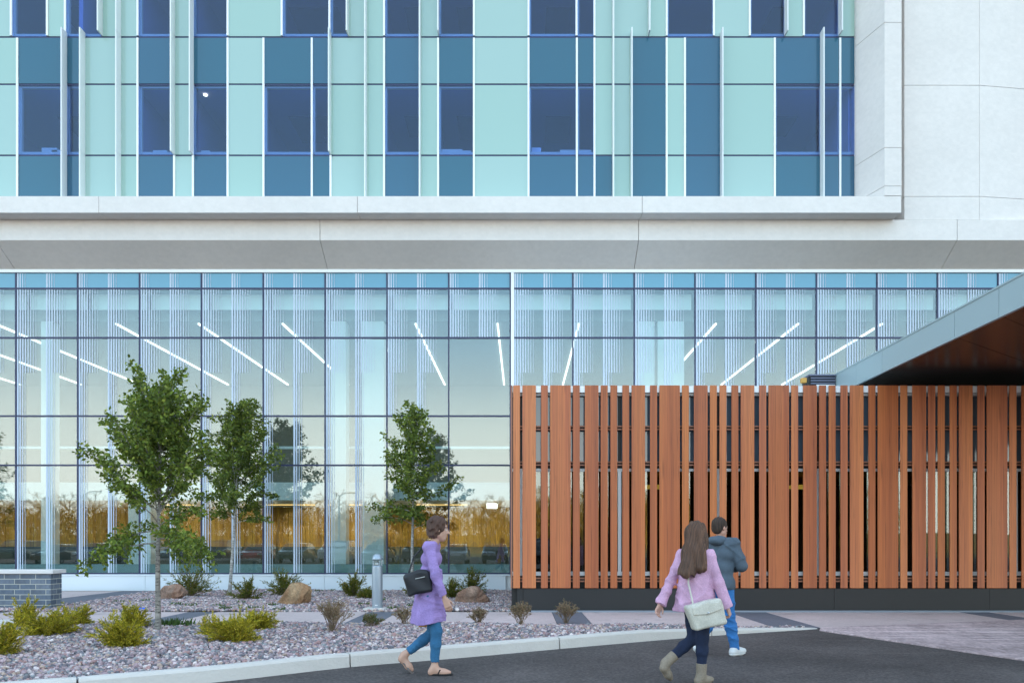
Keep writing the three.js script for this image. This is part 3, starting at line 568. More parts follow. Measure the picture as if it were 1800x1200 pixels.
// ───────────────────────── boulders ─────────────────────────
function boulder(label, px, D, w, h, dpt, seed, mat) {
  const g = new THREE.IcosahedronGeometry(1, 14), p = g.attributes.position, r = rng(seed);
  const planes = Array.from({ length: 16 }, () => [V(r() * 2 - 1, r() * 1.6 - 0.5, r() * 2 - 1).normalize(), 0.62 + r() * 0.28]);
  for (let i = 0; i < p.count; i++) {
    const v = V(p.getX(i), p.getY(i), p.getZ(i)); let s = 1; for (const [n, d] of planes) { const q = v.dot(n); if (q > d) s = Math.min(s, d / q); }
    s *= 1 + (fbm(v.x * 0.5 + 0.5, v.y * 0.5 + v.z * 0.37 + 0.5, 6, 6, 5) - 0.5) * 0.3;
    p.setXYZ(i, v.x * s * w / 1.7, v.y * s * h / 1.5 + h * 0.36, v.z * s * dpt / 1.7);
  }
  g.computeVertexNormals(); boxUV(g);
  const m = mesh('boulder', g, mat); m.position.set(PX(px, D), bedY(PX(px, D), D) - 0.02, -D); return tag(m, label, 'boulder', 'boulders in the gravel');
}
boulder('reddish boulder in front of the spiky shrub nearest the slim tall tree', 301, 19.3, 0.62, 0.4, 0.5, 21, M.rock);
boulder('rounded tan boulder between the bollard and the two trees', 520, 18.2, 0.72, 0.5, 0.55, 35, M.rockTan);
boulder('pinkish grey boulder by the slatted entrance corner', 829, 18.6, 0.7, 0.4, 0.5, 52, M.rock);

// ───────────────────────── trees ─────────────────────────
function leafGeo(list) {                                   // list of [position, direction, side, length, width, colour]
  const pos = [], col = [], idx = []; let k = 0;
  for (const [p, d, s, l, w, c] of list) {
    const n = d.clone().cross(s), m = p.clone().addScaledVector(d, l * 0.45);
    const a = p, b = m.clone().addScaledVector(s, w / 2).addScaledVector(n, w * 0.16), t = p.clone().addScaledVector(d, l), e = m.clone().addScaledVector(s, -w / 2).addScaledVector(n, w * 0.16);
    for (const v of [a, b, t, e]) { pos.push(v.x, v.y, v.z); col.push(c[0], c[1], c[2]); }
    idx.push(k, k + 1, k + 2, k, k + 2, k + 3); k += 4;
  }
  let g = new THREE.BufferGeometry(); g.setAttribute('position', new THREE.Float32BufferAttribute(pos, 3)); g.setAttribute('color', new THREE.Float32BufferAttribute(col, 3)); g.setIndex(idx); g = g.toNonIndexed(); g.computeVertexNormals(); return g;
}
const rdir = r => { const z = r() * 2 - 1, a = r() * 6.283, q = Math.sqrt(1 - z * z); return V(q * Math.cos(a), z, q * Math.sin(a)); };
function tree(o) {
  const r = rng(o.seed), t = thing('tree', o.label, 'tree', o.x, o.y, -o.D, 'young trees in the gravel beds');
  const H = o.h, n = 14, tp = [], tr = [];
  for (let i = 0; i <= n; i++) { const u = i / n; tp.push(V(o.lean * u + Math.sin(u * 7 + o.seed) * 0.035 * u, H * 0.97 * u, Math.cos(u * 5 + o.seed) * 0.035 * u)); tr.push(Math.max(0.006, o.tr * (1 - u * 0.93)) * (i === 0 ? 1.25 : 1)); }
  const at = y => { const u = Math.min(0.999, y / (H * 0.97)) * n, i = Math.floor(u); return tp[i].clone().lerp(tp[i + 1], u - i); };
  const tubes = [tube(tp, tr, 9)], limbs = [], leaves = [];
  for (let i = 0; i < o.limbs; i++) {
    const u = Math.pow(i / (o.limbs - 1), 0.9), y = o.c0 + (H * 0.93 - o.c0) * u, az = i * 2.399 + (r() - 0.5) * 0.9;
    let R = o.prof(u) * (0.55 + r() * 0.75); const px = Math.cos(az); R *= 1 + (px > 0 ? o.right || 0 : o.left || 0) * Math.abs(px);
    const up = o.up(u) + (r() - 0.5) * 0.25, d = V(Math.cos(az) * Math.cos(up), Math.sin(up), Math.sin(az) * Math.cos(up)), p0 = at(y), pts = [], rr = [];
    const bend = (u < 0.18 ? -0.5 : 0.35) * (0.6 + r() * 0.6);
    for (let k = 0; k <= 6; k++) { const s = k / 6; pts.push(p0.clone().addScaledVector(d, R * s).add(V((r() - 0.5) * 0.03, bend * R * s * s * 0.55, (r() - 0.5) * 0.03))); rr.push(Math.max(0.0035, o.tr * 0.3 * (1 - u * 0.6) * (1 - s * 0.9))); }
    tubes.push(tube(pts, rr, 5)); limbs.push([pts, R, u]);
  }
  for (const [a, hh] of o.leaders || []) { // extra upright leaders
    const p0 = at(H * 0.5), pts = [], rr = []; for (let k = 0; k <= 6; k++) { const s = k / 6; pts.push(p0.clone().add(V(a * (1 - Math.pow(1 - s, 2)), (hh - H * 0.5) * s, 0.12 * s))); rr.push(o.tr * 0.4 * (1 - s * 0.9)); }
    tubes.push(tube(pts, rr, 5)); limbs.push([pts, (hh - H * 0.5) * 0.8, 0.8]);
  }
  const tint = () => { const q = r(), l = 0.7 + r() * 0.6; const c = q < 0.55 ? [0.11, 0.16, 0.02] : q < 0.85 ? [0.19, 0.25, 0.03] : [0.29, 0.33, 0.05]; return c.map(v => v * l * (o.tone || 1)); };
  const twig = (p0, dir, len) => {
    const pts = [], rr = []; for (let k = 0; k <= 3; k++) { const s = k / 3; pts.push(p0.clone().addScaledVector(dir, len * s).add(V(0, -len * 0.18 * s * s, 0))); rr.push(0.0032 * (1 - s * 0.7)); }
    tubes.push(tube(pts, rr, 3));
    const m = Math.round(len * o.density);
    for (let q = 0; q < m; q++) {
      const s = 0.12 + r() * 0.9, p = p0.clone().addScaledVector(dir, len * s).add(V(0, -len * 0.18 * s * s, 0)).addScaledVector(rdir(r), 0.02 + r() * o.spread);
      const d = dir.clone().multiplyScalar(0.5).add(rdir(r)).add(V(0, -0.35, 0)).normalize(), sd = d.clone().cross(rdir(r)).normalize(), l = o.leaf * (0.65 + r() * 0.6);
      leaves.push([p, d, sd, l, l * 0.62, tint()]);
    }
  };
  for (const [pts, R, u] of limbs) {
    const nt = Math.max(4, Math.round(R * o.twigs));
    for (let k = 0; k < nt; k++) {
      const s = 0.22 + 0.78 * (k + r() * 0.8) / nt, f = Math.min(5.999, s * 6), i = Math.floor(f), p = pts[i].clone().lerp(pts[i + 1], f - i), d = pts[Math.min(6, i + 1)].clone().sub(pts[i]).normalize();
      const out = rdir(r); out.y = out.y * 0.6 + 0.25; const dir = d.multiplyScalar(0.75).add(out).normalize();
      twig(p, dir, (0.14 + r() * 0.2) * o.tw * (1.15 - s * 0.35));
    }
    twig(pts[6], pts[6].clone().sub(pts[5]).normalize(), 0.22 * o.tw);
  }
  for (let k = 0; k < 10; k++) twig(at(H * (0.86 + 0.11 * k / 10)), V((r() - 0.5), 1.3, (r() - 0.5)).normalize(), 0.2 * o.tw);
  mesh('trunk', merge(tubes), o.bark, t); mesh('crown', leafGeo(leaves), M.leaf, t);
  return t;
}
tree({ seed: 41, label: 'nearest and fullest young tree, trunk rising in front of the path', x: PX(277, 11.75), y: 0.05, D: 11.75, h: 3.56, tr: 0.045, lean: 0.02, limbs: 40, c0: 1.28, prof: u => u < 0.12 ? 0.98 : 1.16 - 0.74 * Math.pow(u, 1.15), up: u => u < 0.15 ? 0.05 : 0.55 + u * 0.55, leaders: [[0.36, 3.45]], left: 0.12, right: -0.05, density: 120, spread: 0.066, leaf: 0.066, twigs: 18, tw: 1, bark: M.bark });
tree({ seed: 63, label: 'middle young tree with white trunk in front of the lobby glass', x: PX(403, 21.4), y: 0.03, D: 21.4, h: 4.98, tr: 0.05, lean: 0.32, limbs: 38, c0: 1.9, prof: u => u < 0.1 ? 0.95 : 1.5 - 1.1 * u, up: u => 0.45 + u * 0.6, density: 104, spread: 0.088, leaf: 0.088, twigs: 12, tw: 1.35, right: 0.12, bark: M.barkPale, tone: 0.85 });
tree({ seed: 85, label: 'young tree with slender white trunk just left of the purple clad walker', x: PX(724, 20.6), y: 0.03, D: 20.6, h: 4.85, tr: 0.05, lean: 0.06, limbs: 34, c0: 1.75, prof: u => u < 0.12 ? 0.75 : 1.22 - 0.9 * u, up: u => 0.42 + u * 0.6, density: 98, spread: 0.088, leaf: 0.086, twigs: 11, tw: 1.3, right: -0.1, bark: M.barkPale, tone: 0.95 });
tree({ seed: 86, label: 'young tree beyond the left edge, seen only mirrored in the leftmost lobby glass', x: -17, y: 0.03, D: 21.4, h: 5.1, tr: 0.05, lean: 0.1, limbs: 26, c0: 1.75, prof: u => 1.1 - 0.85 * u, up: u => 0.42 + u * 0.6, density: 34, spread: 0.09, leaf: 0.09, twigs: 9, tw: 1.3, bark: M.barkPale });

// ───────────────────────── shrubs ─────────────────────────
function needles(r, stems, tone, l0, spread) {
  const list = [];
  for (const [pts, n] of stems) for (let q = 0; q < n; q++) {
    const f = (0.12 + r() * 0.88) * (pts.length - 1) * 0.9999, i = Math.floor(f), p = pts[i].clone().lerp(pts[i + 1], f - i), d = pts[i + 1].clone().sub(pts[i]).normalize().add(rdir(r).multiplyScalar(spread)).normalize();
    const l = l0 * (0.6 + r() * 0.8); list.push([p.addScaledVector(rdir(r), 0.006), d, d.clone().cross(rdir(r)).normalize(), l, l * 0.2, tone(f / pts.length)]);
  }
  return leafGeo(list);
}
function juniper(label, px, py, w, h, seed, nb = 70) {
  const D = F * (EYE - 0.07) / (py - CY), x = PX(px, D), r = rng(seed), t = thing('juniper_shrub', label, 'shrub', x, bedY(x, D) - 0.02, -D, 'golden junipers in the near bed'), stems = [], tubes = [];
  for (let b = 0; b < nb; b++) {
    const az = r() * 6.283, far = r() < 0.22, len = far ? 1.05 + r() * 0.35 : 0.4 + r() * 0.6, el = far ? 0.35 + r() * 0.7 : Math.pow(r(), 1.1) * 1.3, pts = [];
    const dir = V(Math.cos(az) * Math.cos(el) * w, Math.sin(el) * h * 1.05 + 0.03, Math.sin(az) * Math.cos(el) * w);
    for (let k = 0; k <= 5; k++) { const s = k / 5; pts.push(V(dir.x * len * s, dir.y * len * (s * 1.25 - 0.25 * s * s) + 0.01, dir.z * len * s).addScaledVector(rdir(r), 0.012)); }
    tubes.push(tube(pts, pts.map((_, k) => 0.006 * (1 - k / 6.5)), 3)); stems.push([pts, 64]);
    for (let q = 0; q < 7; q++) { const i = 1 + Math.floor(r() * 4), p = pts[i].clone(), d = pts[i + 1].clone().sub(pts[i]).normalize().add(rdir(r).multiplyScalar(0.75)).normalize(), l = 0.07 + r() * 0.1; stems.push([[p, p.clone().addScaledVector(d, l * 0.5), p.clone().addScaledVector(d, l).add(V(0, 0.012, 0))], 40]); }
  }
  const tone = s => { const q = r(), l = 0.7 + r() * 0.6; const c = q < 0.4 ? [0.19, 0.2, 0.014] : q < 0.75 ? [0.44, 0.37, 0.022] : [0.66, 0.5, 0.05]; return c.map(v => v * l); };
  mesh('branches', merge(tubes), M.twig, t); mesh('foliage', needles(r, stems, tone, 0.034, 0.6), M.needle, t); return t;
}
juniper('broad golden juniper nearest the low brick wall', 88, 1120, 0.4, 0.27, 201, 90);
juniper('small golden juniper spray rising before the brick wall corner', 44, 1106, 0.22, 0.36, 202, 45);
juniper('small golden juniper at the path edge right of the broad one by the brick wall', 135, 1103, 0.2, 0.19, 203, 40);
juniper('golden juniper just left of the nearest tree trunk', 217, 1143, 0.3, 0.29, 204, 85);
juniper('small juniper at the path edge behind the one left of the tree trunk', 232, 1108, 0.22, 0.24, 205, 45);
juniper('wide golden juniper right of the nearest tree trunk', 408, 1132, 0.38, 0.28, 206, 95);
juniper('small low juniper behind the right end of the wide one', 455, 1110, 0.26, 0.19, 207, 50);
juniper('golden juniper cut off by the left edge of the picture', -2, 1158, 0.3, 0.34, 208, 70);

function yew(label, px, py, w, h, seed, nb = 34) {
  const D = F * (EYE - 0.03) / (py - CY), x = PX(px, D), r = rng(seed), t = thing('yew_shrub', label, 'shrub', x, bedY(x, D) - 0.02, -D, 'dark spiky yews in the far bed'), stems = [], tubes = [];
  for (let b = 0; b < nb; b++) {
    const az = r() * 6.283, el = 0.3 + r() * 1.15, len = 0.6 + r() * 0.5, pts = [], dir = V(Math.cos(az) * Math.cos(el) * w, Math.sin(el) * h, Math.sin(az) * Math.cos(el) * w);
    for (let k = 0; k <= 6; k++) { const s = k / 6; pts.push(V(dir.x * len * s * (0.8 + 0.3 * s), dir.y * len * s, dir.z * len * s * (0.8 + 0.3 * s)).addScaledVector(rdir(r), 0.012)); }
    tubes.push(tube(pts, pts.map((_, k) => 0.008 * (1 - k / 7.5)), 3)); stems.push([pts, 60]);
    for (let q = 0; q < 3; q++) { const i = 2 + Math.floor(r() * 3), p = pts[i].clone(), d = pts[i + 1].clone().sub(pts[i]).normalize().add(rdir(r).multiplyScalar(0.6)).normalize(), l = 0.1 + r() * 0.12; stems.push([[p, p.clone().addScaledVector(d, l)], 20]); }
  }
  const tone = () => { const q = r(), l = 0.7 + r() * 0.6; const c = q < 0.6 ? [0.1, 0.125, 0.014] : q < 0.85 ? [0.19, 0.19, 0.02] : [0.3, 0.22, 0.04]; return c.map(v => v * l); };
  mesh('branches', merge(tubes), M.twig, t); mesh('foliage', needles(r, stems, tone, 0.06, 0.85), M.needle, t); return t;
}
yew('spiky yew behind the reddish boulder', 333, 1049, 0.78, 0.92, 301, 40);
yew('low yew beneath the middle tree', 437, 1052, 0.62, 0.55, 302, 30);
yew('bushy yew behind the tan boulder', 501, 1047, 0.6, 0.78, 303, 40);
yew('yew against the base wall left of the bollard', 621, 1050, 0.5, 0.66, 304, 36);
yew('small yellowish yew touching the bollard', 643, 1054, 0.28, 0.3, 305, 22);
yew('small yew between the purple clad walker and the pinkish boulder', 795, 1050, 0.44, 0.62, 306, 28);
yew('yew directly behind the pinkish grey boulder', 830, 1046, 0.6, 0.76, 307, 36);
yew('yew half hidden behind the purple clad walker', 728, 1046, 0.3, 0.4, 308, 20);

function dryShrub(label, px, py, w, h, seed, green = 0.1, nb = 26) {
  const D = F * (EYE - 0.06) / (py - CY), x = PX(px, D), r = rng(seed), t = thing('dry_shrub', label, 'shrub', x, bedY(x, D) - 0.02, -D, 'bare twiggy shrubs along the path'), tubes = [], list = [];
  const grow = (p, d, l, rad, depth) => {
    const q = p.clone().addScaledVector(d, l), mid = p.clone().lerp(q, 0.5).addScaledVector(rdir(r), l * 0.08); tubes.push(tube([p, mid, q], [rad, rad * 0.8, rad * 0.55], 3));
    const lv = depth < 2 ? 7 : 1; for (let k = 0; k < lv; k++) if (r() < 0.9) { const c = r() < green ? [0.09, 0.13, 0.03] : r() < 0.5 ? [0.26, 0.17, 0.1] : [0.34, 0.25, 0.15]; const dd = d.clone().add(rdir(r)).normalize(); list.push([p.clone().lerp(q, 0.2 + r() * 0.8), dd, dd.clone().cross(rdir(r)).normalize(), 0.02 + r() * 0.02, 0.009, c]); }
    if (depth > 0) for (let k = 0; k < 3; k++) grow(q, d.clone().add(rdir(r).multiplyScalar(0.6)).add(V(0, 0.2, 0)).normalize(), l * (0.55 + r() * 0.3), rad * 0.55, depth - 1);
  };
  for (let b = 0; b < nb; b++) { const az = r() * 6.283, el = 0.5 + r() * 1.0, d = V(Math.cos(az) * Math.cos(el) * w / h, Math.sin(el), Math.sin(az) * Math.cos(el) * w / h).normalize(); grow(V((r() - 0.5) * 0.05, 0, (r() - 0.5) * 0.05), d, h * (0.3 + r() * 0.16), 0.006, 2); }
  mesh('twigs', merge(tubes), M.twig, t); mesh('buds', leafGeo(list), M.needle, t); return t;
}
dryShrub('largest bare brown shrub left of the bollard', 583, 1118, 0.3, 0.52, 401, 0.04, 32);
dryShrub('low greenish shrub on the grey paving band by the bollard', 652, 1107, 0.24, 0.24, 402, 0.6, 24);
dryShrub('bare shrub just left of the purple clad walker', 712, 1101, 0.2, 0.32, 403, 0.05, 20);
dryShrub('bare shrub just right of the purple clad walker', 842, 1098, 0.22, 0.3, 404, 0.06, 22);
dryShrub('bare shrub in front of the plinth corner of the slatted entrance', 915, 1103, 0.2, 0.4, 405, 0.05, 22);
dryShrub('rightmost bare shrub before the black plinth', 995, 1091, 0.24, 0.42, 406, 0.05, 22);
{ // small weeds
  const r = rng(17), list = [];
  const spots = [[300, 1107], [318, 1106], [288, 1108], [640, 1063], [690, 1070], [395, 1071], [478, 1062], [490, 1071], [236, 1069], [310, 1064], [335, 1066], [385, 1066], [144, 1070], [205, 1058], [255, 1057], [422, 1058], [560, 1040], [582, 1038], [725, 1066], [748, 1064], [668, 1056], [446, 1069]];
  for (const [px, py] of spots) { const D = F * (EYE - 0.05) / (py - CY), x = PX(px, D), y = bedY(x, D), big = py > 1100 ? 1.5 : 1; for (let k = 0; k < 46; k++) { const d = V(r() - 0.5, 0.5 + r() * 0.5, r() - 0.5).normalize(), l = (0.05 + r() * 0.07) * big, q = 0.7 + r() * 0.6; list.push([V(x + (r() - 0.5) * 0.24 * big, y - 0.01, -D + (r() - 0.5) * 0.16), d, d.clone().cross(rdir(r)).normalize(), l, l * 0.22, [0.075 * q, 0.13 * q, 0.03 * q]]); } }
  const w = mesh('weeds', leafGeo(list), M.needle); kind(w, 'stuff'); tag(w, 'small green weeds sprouting through the gravel', 'weeds');
}
{ // dropped blue bottle
  const D = 15.95 + 0.35, b = thing('plastic_bottle', 'small blue plastic bottle lying in the gravel at the path edge', 'bottle', PX(243, D), 0.055, -D);
  const g = new THREE.LatheGeometry([[0, 0], [0.03, 0], [0.033, 0.02], [0.033, 0.12], [0.014, 0.15], [0.013, 0.165], [0, 0.165]].map(([x, y]) => new THREE.Vector2(x, y)), 16).rotateZ(-Math.PI / 2);
  mesh('bottle_body', g, phys(C(0.01, 0.12, 0.7), 0.25), b); mesh('cap', new THREE.CylinderGeometry(0.015, 0.015, 0.018, 14).rotateZ(Math.PI / 2).translate(0.174, 0, 0), M.white, b);
}
// ───────────────────────── car park behind the camera, mirrored in the glass ─────────────────────────
{
  const profile = suv => suv ? [[-2.15, 0.32], [-2.2, 0.7], [-2.1, 1.0], [-1.95, 1.62], [-1.6, 1.7], [0.35, 1.68], [0.75, 1.5], [1.25, 1.08], [2.1, 0.98], [2.25, 0.8], [2.25, 0.34]] : [[-2.15, 0.3], [-2.22, 0.62], [-2.1, 0.92], [-1.6, 0.96], [-0.95, 1.38], [-0.5, 1.43], [0.25, 1.4], [1.15, 0.95], [2.05, 0.82], [2.22, 0.62], [2.22, 0.32]];
  const bodyGeo = suv => { // lofted across the width: cabin narrower than the waist
    const pr = profile(suv), n = pr.length, ws = [-0.9, -0.86, -0.6, 0, 0.6, 0.86, 0.9], pos = [], idx = [];
    for (const w of ws) for (const [z, y] of pr) { const cab = Math.max(0, y - 0.95), k = 1 - cab * 0.28, e = Math.abs(w) > 0.88 ? 0.97 : 1; pos.push(w * k, 0.3 + (y - 0.3) * (e * (Math.abs(w) > 0.5 && y > 1.2 ? 0.985 : 1)), z * e); }
    for (let i = 0; i < ws.length - 1; i++) for (let j = 0; j < n; j++) { const a = i * n + j, b = i * n + (j + 1) % n; idx.push(a, b, a + n, b, b + n, a + n); }
    for (let j = 1; j < n - 1; j++) { idx.push(0, j + 1, j); const q = (ws.length - 1) * n; idx.push(q, q + j, q + j + 1); }
    let g = new THREE.BufferGeometry(); g.setAttribute('position', new THREE.Float32BufferAttribute(pos, 3)); g.setIndex(idx); g = g.toNonIndexed(); g.computeVertexNormals(); return g;
  };
  const glass = phys(C(0.02, 0.025, 0.03), 0.05, { ior: 1.6 });
  const winGeo = suv => { const y0 = suv ? 1.1 : 0.98, y1 = suv ? 1.6 : 1.34, z0 = suv ? -1.9 : -1.45, z1 = suv ? 0.95 : 0.85; return [-1, 1].map(s => { const g = new THREE.BufferGeometry(); const x0 = s * (0.9 * (1 - (y0 - 0.95) * 0.28) + 0.006), x1 = s * (0.9 * (1 - (y1 - 0.95) * 0.28) + 0.006); g.setAttribute('position', new THREE.Float32BufferAttribute([x0, y0, z0, x0, y0, z1, x1, y1, z1 - 0.6, x0, y0, z0, x1, y1, z1 - 0.6, x1, y1, z0 + 0.35], 3)); g.computeVertexNormals(); return g; }); };
  const shield = suv => { const [a, b] = suv ? [[1.2, 1.12], [0.45, 1.65]] : [[1.1, 0.99], [0.35, 1.37]]; const g = new THREE.BufferGeometry(); const p = (x, q) => [x, q[1] + 0.012, q[0] + 0.012]; g.setAttribute('position', new THREE.Float32BufferAttribute([...p(-0.76, a), ...p(0.76, a), ...p(0.64, b), ...p(-0.76, a), ...p(0.64, b), ...p(-0.64, b)], 3)); g.computeVertexNormals(); return g; };
  const cols = [['dark green', [0.012, 0.05, 0.045]], ['silver', [0.35, 0.37, 0.39]], ['black', [0.015, 0.016, 0.02]], ['white', [0.6, 0.62, 0.62]], ['navy', [0.015, 0.03, 0.07]], ['red', [0.35, 0.02, 0.02]], ['grey', [0.12, 0.14, 0.15]]];
  const makes = [0, 2, 1, 6, 4, 2, 5, 0, 3, 2, 6, 1, 4, 2];
  const G = { true: [bodyGeo(true), winGeo(true), shield(true)], false: [bodyGeo(false), winGeo(false), shield(false)] };
  const tyre = new THREE.TorusGeometry(0.24, 0.09, 8, 20).rotateY(Math.PI / 2), rim = new THREE.CylinderGeometry(0.19, 0.19, 0.14, 16).rotateZ(Math.PI / 2);
  makes.forEach((c, i) => {
    const suv = (i * 7) % 5 < 2, [nm, rgb] = cols[c], x = -36 + i * 2.85;
    const t = thing('parked_car', `${nm} parked ${suv ? 'estate car' : 'saloon car'} mirrored in the lobby glass, ${['first', 'second', 'third', 'fourth', 'fifth', 'sixth', 'seventh', 'eighth', 'ninth', 'tenth', 'eleventh', 'twelfth', 'thirteenth', 'last'][i]} from the left`, 'car', x, 0.0, 10.5, 'cars mirrored in the lobby glass');
    t.rotation.y = Math.PI;
    const [b, w, s] = G[suv];
    const mb = mesh('body', b, phys(C(...rgb), 0.3, { clearcoat: 1, clearcoatRoughness: 0.05 }), t);
    w.forEach(g => mesh('side_window', g, glass, t)); mesh('windscreen', s, glass, t);
    for (const [wx, wz] of [[-0.8, 1.35], [0.8, 1.35], [-0.8, -1.35], [0.8, -1.35]]) { const q = mesh('wheel', tyre, M.rubber, t); q.position.set(wx, 0.33, wz); mesh('rim', rim, M.steel, q); }
    for (const hx of [-0.65, 0.65]) mesh('headlight', bx(hx - 0.16, hx + 0.16, 0.66, 0.76, 2.16, 2.24), M.steel, t);
  });
  // lamp posts of the car park
  [[-41, 28], [-17.3, 28], [-39.6, 30.5]].forEach(([x, z], i) => {
    const t = thing('street_lamp', ['tall car park lamp post mirrored left of the nearest tree', 'tall car park lamp post mirrored between the columns beside the bollard', 'second lamp post mirrored close to the one left of the nearest tree'][i], 'street lamp', x, 0, z, 'car park lamp posts');
    const m = std(C(0.4, 0.38, 0.34), 0.5, { metalness: 0.3 });
    mesh('pole', new THREE.CylinderGeometry(0.06, 0.1, 6, 12).translate(0, 3, 0), m, t); mesh('arm', tube([V(0, 5.9, 0), V(0.5, 6.2, 0), V(1.1, 6.25, 0)], [0.05, 0.045, 0.04], 8), m, t); mesh('lamp_head', bx(1.0, 1.6, 6.18, 6.3, -0.14, 0.14), m, t); mesh('footing', new THREE.CylinderGeometry(0.25, 0.25, 0.7, 16).translate(0, 0.35, 0), M.kerb, t);
  });
  // bare wood beyond the car park, gold in the low sun
  const r = rng(55), tw = [];
  const pos = [], nrm = []; const stroke = (a, b, w) => { const d = b.clone().sub(a), s = d.clone().cross(rdir(r)).normalize().multiplyScalar(w), e = d.clone().cross(s).normalize().multiplyScalar(w); for (const q of [s, e]) pos.push(a.x - q.x, a.y - q.y, a.z - q.z, a.x + q.x, a.y + q.y, a.z + q.z, b.x, b.y, b.z); };
  const grow = (p, d, l, w, k) => { const q = p.clone().addScaledVector(d, l); stroke(p, q, w); if (k) for (let i = 0; i < 4; i++) grow(p.clone().lerp(q, 0.45 + r() * 0.55), d.clone().add(rdir(r).multiplyScalar(0.75)).normalize(), l * (0.5 + r() * 0.25), w * 0.55, k - 1); };
  const top = V(0, 9, 0); pos.push(-0.12, 0, 0, 0.12, 0, 0, 0, 10, 0, 0, 0, -0.12, 0, 0, 0.12, 0, 10, 0);
  for (let i = 0; i < 11; i++) grow(V(0, 1.2 + i * 0.75, 0), V(Math.cos(i * 2.4), 0.9 + r() * 0.6, Math.sin(i * 2.4)).normalize(), 2.6 - i * 0.12, 0.09, 3);
  const g = new THREE.BufferGeometry(); g.setAttribute('position', new THREE.Float32BufferAttribute(pos, 3)); g.computeVertexNormals();
  const n = 420, im = new THREE.InstancedMesh(g, std(C(1, 1, 1), 1), n), d = new THREE.Object3D(); im.name = 'bare_wood';
  for (let i = 0; i < n; i++) { d.position.set(-110 + r() * 170, 0, 88 + Math.pow(r(), 1.4) * 34); const s = 0.62 + r() * 0.4; d.scale.set(s * 1.2, s, s * 1.2); d.rotation.y = r() * 6.3; d.updateMatrix(); im.setMatrixAt(i, d.matrix); const l = 0.75 + r() * 0.5; im.setColorAt(i, C(0.5 * l, 0.33 * l, 0.085 * l)); }
  kind(im, 'stuff'); tag(im, 'bare golden wood beyond the car park, mirrored in the lobby glass', 'wood'); scene.add(im);
  // rising dry grass bank under the wood
  const bank = new THREE.PlaneGeometry(260, 60, 40, 6).rotateX(-Math.PI / 2); const bp = bank.attributes.position; for (let i = 0; i < bp.count; i++) bp.setY(i, Math.max(-0.02, (bp.getZ(i) + 30) * 0.06) + (r() - 0.5) * 0.3); bank.computeVertexNormals(); bank.translate(-25, 0, 112);
  kind(mesh('grass_bank', boxUV(bank), std(C(0.34, 0.24, 0.08), 1, { map: tPave })), 'structure');
}
// ───────────────────────── people ─────────────────────────
const sub = (a, b) => [a[0] - b[0], a[1] - b[1], a[2] - b[2]], add = (a, b, s = 1) => [a[0] + b[0] * s, a[1] + b[1] * s, a[2] + b[2] * s], mix3 = (a, b, t) => [a[0] + (b[0] - a[0]) * t, a[1] + (b[1] - a[1]) * t, a[2] + (b[2] - a[2]) * t];
const unit = a => { const l = Math.hypot(...a); return [a[0] / l, a[1] / l, a[2] / l]; }, cross = (a, b) => [a[1] * b[2] - a[2] * b[1], a[2] * b[0] - a[0] * b[2], a[0] * b[1] - a[1] * b[0]];
const cap = (a, b, ra, rb = ra) => { const d = sub(b, a), l2 = d[0] * d[0] + d[1] * d[1] + d[2] * d[2] || 1e-9; return (x, y, z) => { const px = x - a[0], py = y - a[1], pz = z - a[2]; let t = (px * d[0] + py * d[1] + pz * d[2]) / l2; t = t < 0 ? 0 : t > 1 ? 1 : t; const ex = px - d[0] * t, ey = py - d[1] * t, ez = pz - d[2] * t; return Math.sqrt(ex * ex + ey * ey + ez * ez) - (ra + (rb - ra) * t); }; };
const ell = (c, r) => (x, y, z) => { const a = (x - c[0]) / r[0], b = (y - c[1]) / r[1], d = (z - c[2]) / r[2], k = Math.sqrt(a * a + b * b + d * d), a2 = a / r[0], b2 = b / r[1], d2 = d / r[2], g = Math.sqrt(a2 * a2 + b2 * b2 + d2 * d2); return g > 1e-6 ? k * (k - 1) / g : -Math.min(...r); };
const smin = (a, b, k) => { const h = Math.max(k - Math.abs(a - b), 0) / k; return Math.min(a, b) - h * h * k * 0.25; };
const uni = (fs, k) => (x, y, z) => { let d = fs[0](x, y, z); for (let i = 1; i < fs.length; i++) d = smin(d, fs[i](x, y, z), k); return d; };
